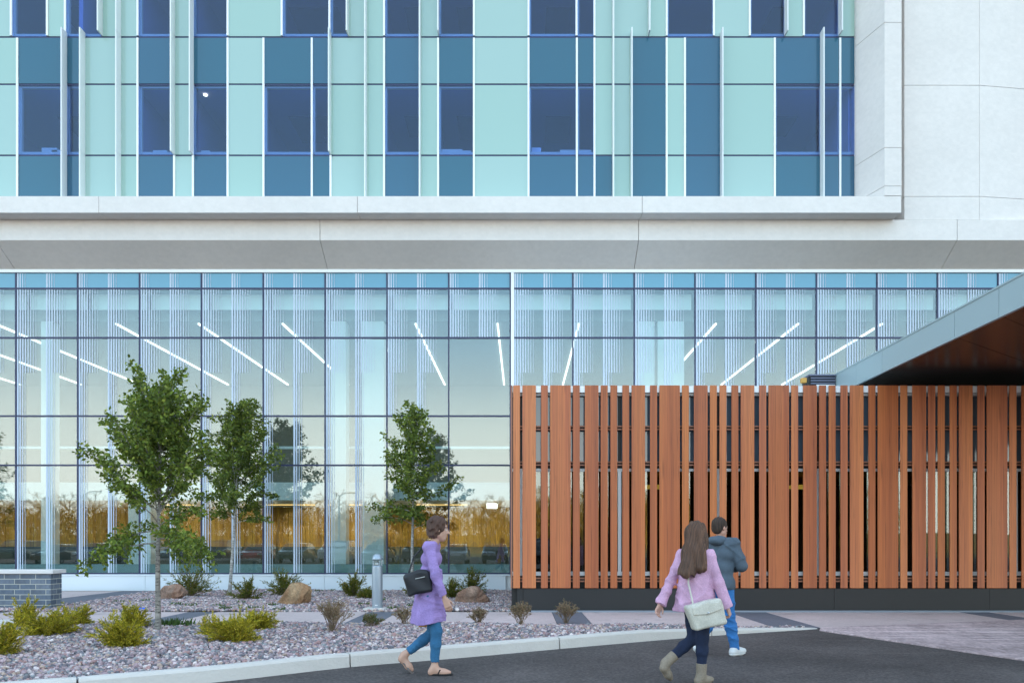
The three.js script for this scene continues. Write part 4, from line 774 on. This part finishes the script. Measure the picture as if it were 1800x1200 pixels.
function surface(f, lo, hi, h, paint) {                    // surface nets
  const n = [0, 1, 2].map(i => Math.ceil((hi[i] - lo[i]) / h) + 1), [nx, ny, nz] = n, val = new Float32Array(nx * ny * nz), at = (i, j, k) => (k * ny + j) * nx + i;
  for (let k = 0; k < nz; k++) for (let j = 0; j < ny; j++) for (let i = 0; i < nx; i++) val[at(i, j, k)] = f(lo[0] + i * h, lo[1] + j * h, lo[2] + k * h);
  const vid = new Int32Array(nx * ny * nz).fill(-1), pos = [], idx = [];
  const E = [[0, 1], [2, 3], [4, 5], [6, 7], [0, 2], [1, 3], [4, 6], [5, 7], [0, 4], [1, 5], [2, 6], [3, 7]], O = [[0, 0, 0], [1, 0, 0], [0, 1, 0], [1, 1, 0], [0, 0, 1], [1, 0, 1], [0, 1, 1], [1, 1, 1]];
  for (let k = 0; k < nz - 1; k++) for (let j = 0; j < ny - 1; j++) for (let i = 0; i < nx - 1; i++) {
    const v = O.map(o => val[at(i + o[0], j + o[1], k + o[2])]); let m = 0; for (let q = 0; q < 8; q++) if (v[q] < 0) m |= 1 << q; if (m === 0 || m === 255) continue;
    let sx = 0, sy = 0, sz = 0, c = 0; for (const [a, b] of E) if ((v[a] < 0) !== (v[b] < 0)) { const t = v[a] / (v[a] - v[b]); sx += O[a][0] + (O[b][0] - O[a][0]) * t; sy += O[a][1] + (O[b][1] - O[a][1]) * t; sz += O[a][2] + (O[b][2] - O[a][2]) * t; c++; }
    vid[at(i, j, k)] = pos.length / 3; pos.push(lo[0] + (i + sx / c) * h, lo[1] + (j + sy / c) * h, lo[2] + (k + sz / c) * h);
  }
  const quad = (a, b, c, d, flip) => { if (a < 0 || b < 0 || c < 0 || d < 0) return; if (flip) idx.push(a, c, b, a, d, c); else idx.push(a, b, c, a, c, d); };
  for (let k = 1; k < nz - 1; k++) for (let j = 1; j < ny - 1; j++) for (let i = 1; i < nx - 1; i++) {
    const s = val[at(i, j, k)] < 0;
    if (s !== (val[at(i + 1, j, k)] < 0)) quad(vid[at(i, j - 1, k - 1)], vid[at(i, j, k - 1)], vid[at(i, j, k)], vid[at(i, j - 1, k)], !s);
    if (s !== (val[at(i, j + 1, k)] < 0)) quad(vid[at(i - 1, j, k - 1)], vid[at(i - 1, j, k)], vid[at(i, j, k)], vid[at(i, j, k - 1)], !s);
    if (s !== (val[at(i, j, k + 1)] < 0)) quad(vid[at(i - 1, j - 1, k)], vid[at(i, j - 1, k)], vid[at(i, j, k)], vid[at(i - 1, j, k)], !s);
  }
  const P = new Float32Array(pos), N = new Float32Array(pos.length), U = new Float32Array(pos.length / 3 * 2), K = paint ? new Float32Array(pos.length) : null, e = h * 0.5;
  for (let i = 0; i < P.length; i += 3) {
    const [x, y, z] = [P[i], P[i + 1], P[i + 2]], g = unit([f(x + e, y, z) - f(x - e, y, z) + 1e-9, f(x, y + e, z) - f(x, y - e, z), f(x, y, z + e) - f(x, y, z - e)]);
    N.set(g, i); U[i / 3 * 2] = x + z * 0.8; U[i / 3 * 2 + 1] = y; if (K) K.set(paint(x, y, z), i);
  }
  const g = new THREE.BufferGeometry(); g.setAttribute('position', new THREE.BufferAttribute(P, 3)); g.setAttribute('normal', new THREE.BufferAttribute(N, 3)); g.setAttribute('uv', new THREE.BufferAttribute(U, 2)); if (K) g.setAttribute('color', new THREE.BufferAttribute(K, 3)); g.setIndex(idx); return g;
}
function bounds(pts, m) { const lo = [1e9, 1e9, 1e9], hi = [-1e9, -1e9, -1e9]; for (const p of pts) for (let i = 0; i < 3; i++) { lo[i] = Math.min(lo[i], p[i] - m); hi[i] = Math.max(hi[i], p[i] + m); } return [lo, hi]; }
// head in its own axes: x to its right, y up, z forward; centre of the skull at 0
function headField(s) {
  const base = uni([ell([0, 0.03, -0.018], [0.074, 0.09, 0.093]), ell([0, -0.035, 0.018], [0.06, 0.085, 0.07]), cap([0, -0.1, 0.05], [0, -0.095, 0.062], 0.02), cap([-0.045, -0.07, 0.0], [0, -0.1, 0.045], 0.02), cap([0.045, -0.07, 0.0], [0, -0.1, 0.045], 0.02)], 0.03);
  const feat = uni([cap([0, 0.005, 0.084], [0, -0.033, 0.102], 0.008, 0.013), cap([-0.013, -0.038, 0.086], [0.013, -0.038, 0.086], 0.009), cap([-0.035, 0.018, 0.07], [0.035, 0.018, 0.07], 0.012), cap([-0.018, -0.066, 0.08], [0.018, -0.066, 0.08], 0.007), cap([-0.016, -0.076, 0.078], [0.016, -0.076, 0.078], 0.007), ell([-0.076, -0.012, -0.008], [0.01, 0.03, 0.018]), ell([0.076, -0.012, -0.008], [0.01, 0.03, 0.018])], 0.008);
  const eyes = [[-0.032, 0, 0.072], [0.032, 0, 0.072]], sock = eyes.map(e => ell([e[0], e[1], e[2] + 0.012], [0.017, 0.011, 0.016])), ball = eyes.map(e => ell([e[0], e[1], e[2] - 0.005], [0.013, 0.013, 0.013]));
  return (x, y, z) => { x /= s; y /= s; z /= s; let d = smin(base(x, y, z), feat(x, y, z), 0.012); d = Math.max(d, -sock[0](x, y, z), -sock[1](x, y, z)); d = Math.min(d, ball[0](x, y, z), ball[1](x, y, z)); return d * s; };
}
function handField(wrist, dir, palmN, side, curl) {         // five separate, unequal, bent fingers
  const d = unit(dir), n = unit(palmN), t = unit(cross(d, n)).map(v => v * side), P = (a, b, c) => add(add(add(wrist, d, a), t, b), n, c), fs = [];
  for (const o of [-0.026, -0.009, 0.009, 0.026]) fs.push(cap(P(0.0, o * 0.55, 0), P(0.085, o, 0), 0.016, 0.012));
  const palm = uni(fs, 0.012), fingers = [];
  [[0.03, 0.068], [0.011, 0.08], [-0.009, 0.075], [-0.028, 0.058]].forEach(([o, L]) => {
    let p = P(0.085, o, 0), ang = curl; const seg = [0.42, 0.32, 0.26];
    for (let k = 0; k < 3; k++) { const q = add(add(p, d, L * seg[k] * Math.cos(ang)), n, L * seg[k] * Math.sin(ang)); fingers.push(cap(p, q, 0.0088 - k * 0.0008, 0.008 - k * 0.0008)); p = q; ang += curl * 1.1; }
  });
  let p = P(0.022, 0.026, 0.004), q = add(add(add(p, d, 0.03), t, 0.022), n, 0.01); fingers.push(cap(p, q, 0.0125, 0.0105)); const w = add(add(add(q, d, 0.03), t, 0.004), n, 0.012); fingers.push(cap(q, w, 0.0105, 0.008));
  const all = [palm, ...fingers]; return [uni(all, 0.006), P(0.07, 0, 0.02)];
}
function person(o) {
  const J = o.joints, t = thing('person', o.label, 'person', o.x, o.y, -o.D);
  const [hl, hr, sl, sr] = [J.hipL, J.hipR, J.shL, J.shR], hc = mix3(hl, hr, 0.5), sc = mix3(sl, sr, 0.5), lat = unit(sub(sr, sl)), m = o.mass;
  const chest = add(mix3(sc, hc, 0.26), [0, 0, 0]), waist = mix3(sc, hc, 0.62);
  const slab = (c, w, r) => cap(add(c, lat, -w), add(c, lat, w), r);
  const torso = (e = 0) => [slab(chest, 0.085 * m, 0.094 * m + e), slab(waist, 0.055 * m, 0.098 * m + e), slab(hc, 0.07 * m, 0.108 * m + e), cap(add(sl, lat, 0.03), add(sr, lat, -0.03), 0.064 * m + e)];
  const arm = (s, el, w, e = 0) => [cap(s, el, 0.05 * m + e, 0.04 * m + e), cap(el, w, 0.04 * m + e, 0.027 * m + e)];
  const leg = (h, k, a, e = 0) => [cap(h, k, 0.085 * m + e, 0.056 * m + e), cap(k, mix3(k, a, 0.35), 0.054 * m + e, 0.053 * m + e), cap(mix3(k, a, 0.35), a, 0.053 * m + e, 0.036 * m + e)];
  const foot = (a, toe, e = 0) => { const h = add(a, unit([toe[0] - a[0], 0, toe[2] - a[2]]), -0.035); const heel = [h[0], Math.min(a[1] - 0.05, mix3(a, toe, -0.3)[1]), h[2]]; return [cap(a, heel, 0.036 + e, 0.03 + e), cap(heel, mix3(heel, toe, 0.65), 0.03 + e, 0.032 + e), cap(mix3(a, heel, 0.4), mix3(heel, toe, 0.75), 0.03 + e, 0.022 + e), cap(mix3(heel, toe, 0.65), toe, 0.032 + e, 0.02 + e)]; };
  const neckTop = add(o.head, [0, -0.06, 0], 1);
  const bodyF = uni([...torso(), ...arm(J.shL, J.elL, J.wrL), ...arm(J.shR, J.elR, J.wrR), ...leg(hl, J.knL, J.anL), ...leg(hr, J.knR, J.anR), ...foot(J.anL, J.toeL), ...foot(J.anR, J.toeR), cap(sc, neckTop, 0.055 * m, 0.05 * m)], 0.035);
  const skin = o.skin, allJ = Object.values(J); const tone = () => skin;
  const [lo, hi] = bounds([...allJ, neckTop], 0.17); const geos = [surface(bodyF, lo, hi, 0.012, tone)];
  // head
  const hs = o.hs || 1, hf = headField(hs), yaw = o.yaw, pit = o.pitch || 0, cy = Math.cos(yaw), sy = Math.sin(yaw);
  const inv = (x, y, z) => { x -= o.head[0]; y -= o.head[1]; z -= o.head[2]; const f = [sy, 0, -cy], r = [cy, 0, sy]; let a = x * r[0] + z * r[2], b = y, c = x * f[0] + z * f[2]; const b2 = b * Math.cos(pit) - c * -Math.sin(pit), c2 = c * Math.cos(pit) - b * Math.sin(pit); return [a, b2, c2]; };
  const headW = (x, y, z) => { const q = inv(x, y, z); return smin(hf(q[0], q[1], q[2]), cap(sc, neckTop, 0.052 * m, 0.046 * m)(x, y, z) + (y < sc[1] + 0.03 ? 0.2 : 0), 0.02); };
  const paint = (x, y, z) => { const q = inv(x, y, z).map(v => v / hs); if (Math.abs(q[1] + 0.071) < 0.008 && Math.abs(q[0]) < 0.024 && q[2] > 0.07) return [0.45, 0.16, 0.15]; for (const e of [-0.032, 0.032]) { const r = Math.hypot(q[0] - e, q[1]); if (r < 0.0125 && q[2] > 0.068) return r < 0.006 ? [0.03, 0.02, 0.015] : [0.7, 0.68, 0.65]; if (Math.abs(q[1] - 0.024) < 0.005 && Math.abs(q[0] - e) < 0.02 && q[2] > 0.06) return o.hairC.map(v => v * 0.9); } return skin; };
  geos.push(surface(headW, add(o.head, [-0.13, -0.17, -0.13]), add(o.head, [0.13, 0.15, 0.13]), 0.005, paint));
  for (const [w, el, s, c, pn] of [[J.wrL, J.elL, -1, o.curlL ?? 0.35, o.palmL], [J.wrR, J.elR, 1, o.curlR ?? 0.35, o.palmR]]) { const dir = unit(sub(w, el)), [f, c0] = handField(w, o.handDir?.[s] || dir, pn || cross(dir, [0.2, 0, 1]), s, c); geos.push(surface(f, add(c0, [-0.12, -0.12, -0.12]), add(c0, [0.12, 0.12, 0.12]), 0.0042, tone)); }
  mesh('body', mergeGeometries(geos), phys(C(1, 1, 1), 0.5, { vertexColors: true }), t);
  return { t, J, torso, arm, leg, foot, inv, chest, waist, hc, sc, lat, lo, hi, m, hs, slab };
}
const cloth = (c, rough = 0.9) => std(C(...c), rough, { map: tCloth, bumpMap: bWeave, bumpScale: 0.0012 });
const fold = (a, fx, fy, fz, ph = 0) => (x, y, z) => { // ridged creases that wander
  const w = 1.6 * Math.sin(y * 7 + x * 5 + ph) + 1.1 * Math.sin(z * 9 - y * 4 + ph * 1.7), s = 1 - Math.abs(Math.sin((x * fx + y * fy + z * fz) * 0.5 + w + ph)), q = 1 - Math.abs(Math.sin((x * fx * 1.5 - y * fy * 0.8 + z * fz * 1.2) * 0.5 - w * 0.8 + ph * 2.1));
  return a * (1.1 - 1.7 * s * s - 1.2 * q * q * q);
};
function strands(mat, f, lo, hi, h, t) { return mesh('hair', surface(f, lo, hi, h), mat, t); }

{ // woman in the purple tunic, walking to the right
  const D = 8.52, k = 1;
  const o = { label: 'walker in long purple tunic and blue jeans with a black shoulder bag', x: PX(760, D), y: 0, D, mass: 0.87, head: [0.075, 1.555, 0.0], yaw: 1.5, pitch: 0.12, skin: [0.52, 0.3, 0.22], hairC: [0.055, 0.03, 0.022], hs: 0.98, curlL: 0.5, curlR: 0.3, palmR: [-0.15, 0.1, -1], palmL: [0.2, 0, 1],
    joints: { hipL: [-0.03, 0.87, -0.085], hipR: [-0.03, 0.87, 0.085], shL: [0.0, 1.365, -0.17], shR: [-0.01, 1.36, 0.17], elL: [-0.1, 1.09, -0.2], wrL: [-0.06, 0.84, -0.19], elR: [0.06, 1.06, 0.23], wrR: [0.155, 0.82, 0.22], knL: [0.0, 0.44, -0.09], anL: [-0.31, 0.2, -0.09], toeL: [-0.23, 0.035, -0.09], knR: [0.05, 0.47, 0.08], anR: [0.03, 0.085, 0.07], toeR: [0.19, 0.035, 0.075] } };
  const p = person(o), { t, J, torso, arm, leg } = p, c = cloth([0.4, 0.27, 0.6]);
  const skirt = (x, y, z) => { const u = Math.max(0, Math.min(1, (1.1 - y) / 0.55)), a = Math.atan2(z, x + 0.03), rx = 0.122 + 0.075 * u, rz = 0.15 + 0.055 * u, q = Math.hypot((x + 0.02 + 0.03 * u) / rx, z / rz); return (q - 1) * Math.min(rx, rz) - 0.007 * u * Math.sin(a * 9 + y * 4); };
  const fo = fold(0.0045, 9, 34, 14), tunicF = (x, y, z) => Math.max(smin(uni([...torso(0.022), ...arm(J.shL, J.elL, J.wrL, 0.018), ...arm(J.shR, J.elR, J.wrR, 0.018)], 0.03)(x, y, z), Math.max(skirt(x, y, z), y - 1.12), 0.05) + fo(x, y, z), 0.555 + 0.015 * Math.sin(x * 14) - y, y - 1.425, cap(J.wrR, add(J.wrR, unit(sub(J.wrR, J.elR)), 0.12), 0.05)(x, y, z) * -1, cap(J.wrL, add(J.wrL, unit(sub(J.wrL, J.elL)), 0.12), 0.05)(x, y, z) * -1);
  mesh('tunic', surface(tunicF, [-0.32, 0.5, -0.34], [0.32, 1.48, 0.34], 0.011), c, t);
  const jf = fold(0.0025, 30, 38, 25), jeans = uni([...leg(J.hipL, J.knL, J.anL, 0.013), ...leg(J.hipR, J.knR, J.anR, 0.013), p.slab(p.hc, 0.07, 0.11)], 0.03), footL = uni(p.foot(J.anL, J.toeL, 0.012), 0.02), footR = uni(p.foot(J.anR, J.toeR, 0.012), 0.02);
  mesh('jeans', surface((x, y, z) => Math.max(jeans(x, y, z) + jf(x, y, z) * (y < 0.35 ? 1.3 : 0.7), y - 0.98, cap(J.anR, add(J.anR, [0.02, -0.3, 0]), 0.07)(x, y, z) * -1, -cap(J.anL, add(J.anL, unit(sub(J.anL, J.knL)), 0.3), 0.065)(x, y, z)), [-0.42, 0.02, -0.24], [0.24, 1.0, 0.24], 0.01), cloth([0.035, 0.16, 0.32]), t);
  const hairM = std(C(0.15, 0.07, 0.045), 0.75, { map: tHair, bumpMap: tHair, bumpScale: 0.004 }), hf = (x, y, z) => { const [a, b, e] = p.inv(x, y, z); const q = ell([0, 0.032, -0.03], [0.098, 0.108, 0.112])(a, b, e), neck = ell([0, -0.045, -0.055], [0.085, 0.085, 0.07])(a, b, e); const wave = 0.009 * Math.sin(a * 46 + b * 38 + 2 * Math.sin(e * 40)) * Math.sin(e * 44 + b * 34) + 0.004 * Math.sin(a * 120 - e * 90 + b * 60); const face = ell([0, -0.06, 0.085], [0.066, 0.125, 0.085])(a, b, e); return Math.max(smin(q, neck, 0.03) + wave, -face, -b - 0.11); };
  strands(hairM, hf, add(o.head, [-0.17, -0.18, -0.17]), add(o.head, [0.17, 0.17, 0.17]), 0.006, t);
  // thong sandals
  const black = M.rubber;
  const sole = (a, toe, lift) => { const pts = []; for (let i = 0; i < 24; i++) { const an = i / 24 * 6.283, u = Math.cos(an), w = (u > 0 ? 0.045 : 0.036); pts.push(new THREE.Vector2(u * 0.125, Math.sin(an) * w)); } const g = new THREE.ExtrudeGeometry(new THREE.Shape(pts), { depth: 0.014, bevelEnabled: true, bevelSize: 0.003, bevelThickness: 0.003, bevelSegments: 1 }); g.rotateX(-Math.PI / 2); return g; };
  const s1 = mesh('sandal_sole', sole(), black, t); s1.position.set(0.095, 0.004, 0.072);
  mesh('sandal_strap', merge([tube([V(0.17, 0.03, 0.073), V(0.13, 0.066, 0.07), V(0.09, 0.06, 0.105), V(0.07, 0.02, 0.112)], [0.007, 0.008, 0.008, 0.007], 6), tube([V(0.17, 0.03, 0.073), V(0.13, 0.066, 0.07), V(0.09, 0.062, 0.045), V(0.07, 0.02, 0.036)], [0.007, 0.008, 0.008, 0.007], 6)]), black, t);
  const s2 = mesh('sandal_sole', sole(), std(C(0.16, 0.13, 0.12), 0.9), t); s2.position.set(-0.285, 0.062, -0.09); s2.rotation.z = -0.9;
  // bags are things of their own
  const bag = thing('shoulder_bag', 'black soft shoulder bag hanging at the back of the purple clad walker', 'bag', o.x - 0.125, 0.98, -D + 0.2);
  const bf = (x, y, z) => { const q = [Math.max(Math.abs(x) - 0.1, 0), Math.max(Math.abs(y - 0.02 * Math.cos(x * 12)) - 0.085, 0), Math.max(Math.abs(z) - 0.03, 0)]; return Math.hypot(...q) - 0.035 + 0.005 * Math.sin(x * 30 + y * 22); };
  const bm = mesh('bag_body', surface(bf, [-0.17, -0.16, -0.1], [0.17, 0.17, 0.1], 0.009), std(C(0.012, 0.013, 0.018), 0.6), bag); bm.rotation.z = 0.22; bm.rotation.y = 0.25;
  mesh('strap', tube([V(-0.1, 0.1, 0.02), V(-0.05, 0.28, -0.01), V(0.06, 0.405, -0.06), V(0.13, 0.32, -0.05), V(0.12, 0.1, 0.02)], [0.009, 0.009, 0.009, 0.009, 0.009], 6), std(C(0.012, 0.013, 0.018), 0.6), bag);
  mesh('zip', bx(-0.09, 0.09, 0.055, 0.061, 0.066, 0.07).rotateZ(0.22), M.steel, bag);
  const purse = thing('paper_folder', 'orange folder held behind the purple clad walker', 'folder', o.x - 0.07, 0.56, -D - 0.19);
  mesh('folder_cover', rbx(-0.1, 0.06, -0.07, 0.16, -0.012, 0.012, 0.005), std(C(0.6, 0.25, 0.04), 0.7), purse); mesh('folder_flap', rbx(-0.1, 0.06, 0.05, 0.162, 0.0125, 0.02, 0.003), std(C(0.5, 0.19, 0.03), 0.7), purse);
}
{ // woman in the pink top
  const D = 7.95, q = (px, y, z) => [(px - 1222) / 176, y, z];
  const o = { label: 'walker with long brown hair, pink top, navy trousers and tan boots', x: PX(1222, D), y: 0, D, mass: 0.89, head: q(1228, 1.49, -0.03), yaw: 0.95, pitch: 0.05, skin: [0.52, 0.29, 0.22], hairC: [0.05, 0.03, 0.02], hs: 0.97, curlL: 0.4, curlR: 0.6, palmL: [0.6, 0, 0.7], palmR: [-0.7, 0, -0.3],
    joints: { hipL: [-0.03, 0.86, -0.05], hipR: [0.07, 0.86, 0.06], shL: [-0.115, 1.285, -0.1], shR: [0.13, 1.285, 0.08], elL: [-0.23, 1.03, -0.05], wrL: [-0.345, 0.8, 0.02], elR: [0.205, 1.02, 0.13], wrR: [0.29, 0.78, 0.12], knL: [-0.01, 0.45, -0.03], anL: [-0.29, 0.21, 0.0], toeL: [-0.24, 0.05, -0.04], knR: [0.065, 0.46, 0.05], anR: [0.05, 0.09, 0.05], toeR: [0.16, 0.045, 0.0] } };
  const p = person(o), { t, J, torso, arm, leg } = p, fo = fold(0.006, 16, 26, 13, 1);
  const end = (w, e) => { const d = unit(sub(w, e)); return (x, y, z) => (x - w[0]) * d[0] + (y - w[1]) * d[1] + (z - w[2]) * d[2] - 0.015; };
  const sleeve = (s, e, w) => { const f = uni([cap(s, e, 0.055, 0.051), cap(e, w, 0.05, 0.06)], 0.03), c = end(w, e); return (x, y, z) => Math.max(f(x, y, z), c(x, y, z)); };
  const hem = (x, y, z) => { const u = Math.max(0, Math.min(1, (1.15 - y) / 0.42)), rx = 0.152 + 0.055 * u, rz = 0.14 + 0.045 * u; return (Math.hypot((x - 0.01 + 0.02 * u) / rx, (z) / rz) - 1) * rz - 0.006 * u * Math.sin(Math.atan2(z, x) * 8); };
  const sl = sleeve(J.shL, J.elL, J.wrL), sr = sleeve(J.shR, J.elR, J.wrR), body = uni(torso(0.026), 0.04);
  mesh('top', surface((x, y, z) => Math.max(smin(smin(smin(body(x, y, z), Math.max(hem(x, y, z), y - 1.16), 0.05), sl(x, y, z), 0.03), sr(x, y, z), 0.03) + fo(x, y, z), 0.725 - y + (y < 0.9 && (x < -0.22 || x > 0.22) ? -0.2 : 0), y - 1.345), [-0.46, 0.66, -0.3], [0.42, 1.4, 0.32], 0.011), cloth([0.72, 0.42, 0.6]), t);
  const jeans = uni([...leg(J.hipL, J.knL, J.anL, 0.012), ...leg(J.hipR, J.knR, J.anR, 0.012), p.slab(p.hc, 0.07, 0.112)], 0.03), jf = fold(0.0035, 14, 50, 10);
  mesh('trousers', surface((x, y, z) => Math.max(jeans(x, y, z) + jf(x, y, z), y - 0.96, Math.min(0.13 - y, 1)), [-0.4, 0.1, -0.22], [0.28, 0.98, 0.24], 0.01), cloth([0.012, 0.022, 0.06]), t);
  const bootM = std(C(0.3, 0.24, 0.18), 0.75, { map: tCloth });
  for (const [a, kn, toe] of [[J.anR, J.knR, J.toeR], [J.anL, J.knL, J.toeL]]) { const f = uni([...p.foot(a, toe, 0.009), cap(a, mix3(a, kn, 0.3), 0.049, 0.055)], 0.02); const [lo, hi] = bounds([a, toe, mix3(a, kn, 0.3)], 0.16); mesh('boot', surface((x, y, z) => Math.max(f(x, y, z), (toe === J.toeR ? 0.002 - y : -1), (x - a[0]) * (kn[0] - a[0]) + (y - a[1]) * (kn[1] - a[1]) + (z - a[2]) * (kn[2] - a[2]) - 0.045), lo, hi, 0.008), bootM, t); }
  // long hair down the back
  const hd = o.head, back = [hd[0] - 0.07, 1.3, hd[2] + 0.09], low = [-0.12, 1.1, 0.16];
  const hf = (x, y, z) => { const [a, b, e] = p.inv(x, y, z); const capF = ell([0, 0.03, -0.025], [0.097, 0.107, 0.113])(a, b, e), face = ell([0.0, -0.05, 0.1], [0.062, 0.11, 0.085])(a, b, e); const fall = uni([cap([hd[0] - 0.05, hd[1] - 0.02, hd[2] + 0.05], back, 0.088, 0.1), cap(back, low, 0.1, 0.085), cap([hd[0] + 0.02, hd[1] - 0.05, hd[2] + 0.06], [0.03, 1.16, 0.16], 0.07, 0.05)], 0.05)(x, y, z); const s = 0.005 * Math.sin(x * 95 + y * 9) + 0.004 * Math.sin(x * 160 - z * 60 + y * 6); return Math.max(smin(Math.max(capF, -face), fall, 0.05) + s, -face, 1.075 + 0.02 * Math.sin(x * 60) - y); };
  strands(std(C(0.19, 0.09, 0.05), 0.7, { map: tHair, bumpMap: tHair, bumpScale: 0.004 }), hf, [-0.36, 1.0, -0.24], [0.26, 1.66, 0.36], 0.007, t);
  const bag = thing('handbag', 'cream leather bag slung at the hip of the pink topped walker', 'bag', o.x + 0.05, 0.715, -D + 0.25);
  const bf = (x, y, z) => { const sk = x + y * 0.12, w = 0.15 + y * 0.06; const e = [Math.max(Math.abs(sk) - w, 0), Math.max(Math.abs(y) - 0.1, 0), Math.max(Math.abs(z) - 0.028 + y * 0.05, 0)]; return Math.hypot(...e) - 0.03 + 0.003 * Math.sin(x * 18 + y * 30); };
  const leather = std(C(0.66, 0.62, 0.53), 0.55, { map: tCloth }); const bb = mesh('bag_body', surface(bf, [-0.24, -0.18, -0.1], [0.24, 0.18, 0.1], 0.009), leather, bag); bb.rotation.z = 0.2; bb.rotation.y = 0.2;
  const flap = mesh('bag_flap', surface((x, y, z) => { const e = [Math.max(Math.abs(x) - 0.14, 0), Math.max(Math.abs(y) - 0.05 + Math.abs(x) * 0.15, 0), Math.max(Math.abs(z) - 0.004, 0)]; return Math.hypot(...e) - 0.012; }, [-0.2, -0.1, -0.05], [0.2, 0.1, 0.05], 0.007), leather, bag); flap.position.set(-0.005, 0.06, 0.052); flap.rotation.set(-0.08, 0.2, 0.2);
  mesh('clasp', new THREE.SphereGeometry(0.011, 12, 8).translate(0.01, 0.02, 0.072), M.steel, bag);
  mesh('strap', tube([V(-0.12, 0.08, 0.0), V(-0.15, 0.3, -0.09), V(-0.12, 0.52, -0.2), V(-0.02, 0.63, -0.31)], [0.01, 0.009, 0.009, 0.009], 6), leather, bag);
}
{ // man in the grey hooded jacket
  const D = 9.95;
  const o = { label: 'walker in slate grey hooded jacket, bright blue jeans and white shoes', x: PX(1268, D), y: 0, D, mass: 1.0, head: [-0.005, 1.6, -0.02], yaw: 1.05, pitch: 0.08, skin: [0.5, 0.27, 0.2], hairC: [0.04, 0.028, 0.02], hs: 1.0, curlL: 0.5, curlR: 0.5, palmR: [-0.2, -1, 0], palmL: [0, 0, 1],
    joints: { hipL: [-0.09, 0.9, -0.07], hipR: [0.04, 0.9, 0.07], shL: [-0.12, 1.4, -0.15], shR: [0.12, 1.4, 0.12], elL: [-0.17, 1.1, -0.16], wrL: [-0.02, 0.99, -0.24], elR: [0.225, 1.12, 0.15], wrR: [0.2, 1.08, -0.1], knL: [-0.1, 0.49, -0.06], anL: [-0.27, 0.14, -0.03], toeL: [-0.17, 0.045, -0.1], knR: [0.08, 0.5, 0.05], anR: [0.165, 0.1, 0.03], toeR: [0.29, 0.055, -0.04] } };
  const p = person(o), { t, J, torso, arm, leg } = p, fo = fold(0.006, 12, 30, 12, 2), jc = cloth([0.1, 0.135, 0.175]);
  const end = (w, e) => { const d = unit(sub(w, e)); return (x, y, z) => (x - w[0]) * d[0] + (y - w[1]) * d[1] + (z - w[2]) * d[2] + 0.0; };
  const sleeve = (s, e, w) => { const f = uni([cap(s, e, 0.078, 0.066), cap(e, w, 0.066, 0.048)], 0.03), c = end(w, e); return (x, y, z) => Math.max(f(x, y, z), c(x, y, z)); };
  const sl = sleeve(J.shL, J.elL, J.wrL), sr = sleeve(J.shR, J.elR, J.wrR), body = uni(torso(0.036), 0.05);
  mesh('jacket', surface((x, y, z) => Math.max(smin(smin(body(x, y, z), sl(x, y, z), 0.03), sr(x, y, z), 0.03) + fo(x, y, z), 0.835 - y, y - 1.475), [-0.36, 0.78, -0.36], [0.38, 1.52, 0.34], 0.011), jc, t);
  mesh('jacket_hem', surface((x, y, z) => Math.max(body(x, y, z) - 0.004, Math.abs(y - 0.855) - 0.025), [-0.36, 0.78, -0.3], [0.34, 0.93, 0.3], 0.01), jc, t);
  const hood = (x, y, z) => { const c = [-0.055, 1.435, 0.06], a = ell(c, [0.13, 0.065, 0.09])(x, y, z), e = ell([c[0] + 0.03, c[1] + 0.05, c[2] - 0.05], [0.09, 0.06, 0.07])(x, y, z); return Math.max(a + 0.003 * Math.sin(x * 40 + y * 50), -e); };
  mesh('hood', surface(hood, [-0.25, 1.33, -0.1], [0.15, 1.55, 0.22], 0.008), jc, t);
  const jeans = uni([...leg(J.hipL, J.knL, J.anL, 0.024), ...leg(J.hipR, J.knR, J.anR, 0.024), p.slab(p.hc, 0.07, 0.122)], 0.03), jf = fold(0.006, 12, 40, 10, 3);
  mesh('jeans', surface((x, y, z) => Math.max(jeans(x, y, z) + jf(x, y, z), y - 1.0, 0.075 - y), [-0.42, 0.04, -0.25], [0.32, 1.02, 0.25], 0.01), cloth([0.04, 0.2, 0.52]), t);
  const shoe = std(C(0.62, 0.62, 0.62), 0.7), soleM = std(C(0.75, 0.75, 0.74), 0.7);
  for (const [a, toe, on] of [[J.anR, J.toeR, 1], [J.anL, J.toeL, 0]]) { const f = uni(p.foot(a, toe, 0.016), 0.02), [lo, hi] = bounds([a, toe], 0.14); mesh('shoe', surface((x, y, z) => Math.max(f(x, y, z), y - a[1] - 0.02, on ? 0.028 - y : -1), lo, hi, 0.008), shoe, t); mesh('shoe_sole', surface((x, y, z) => Math.max(f(x, y, z) - 0.005, on ? Math.abs(y - 0.016) - 0.014 : y - Math.min(toe[1], a[1]) + 0.0), lo, hi, 0.008), soleM, t); }
  const hf = (x, y, z) => { const [a, b, e] = p.inv(x, y, z); const q = ell([0, 0.034, -0.024], [0.086, 0.098, 0.104])(a, b, e), nape = ell([0, -0.03, -0.06], [0.066, 0.06, 0.05])(a, b, e), face = ell([0, -0.055, 0.09], [0.095, 0.115, 0.09])(a, b, e); const ear = ell([0, -0.03, 0.0], [0.12, 0.045, 0.03])(a, b, e); return Math.max(smin(q, nape, 0.03) + 0.0025 * Math.sin(a * 120 + b * 40) * Math.sin(e * 110), -face, -ear, -b - 0.085); };
  strands(std(C(0.09, 0.052, 0.035), 0.8, { map: tHair, bumpMap: tHair, bumpScale: 0.004 }), hf, add(o.head, [-0.15, -0.14, -0.15]), add(o.head, [0.15, 0.16, 0.15]), 0.006, t);
}
renderer.render(scene, camera);
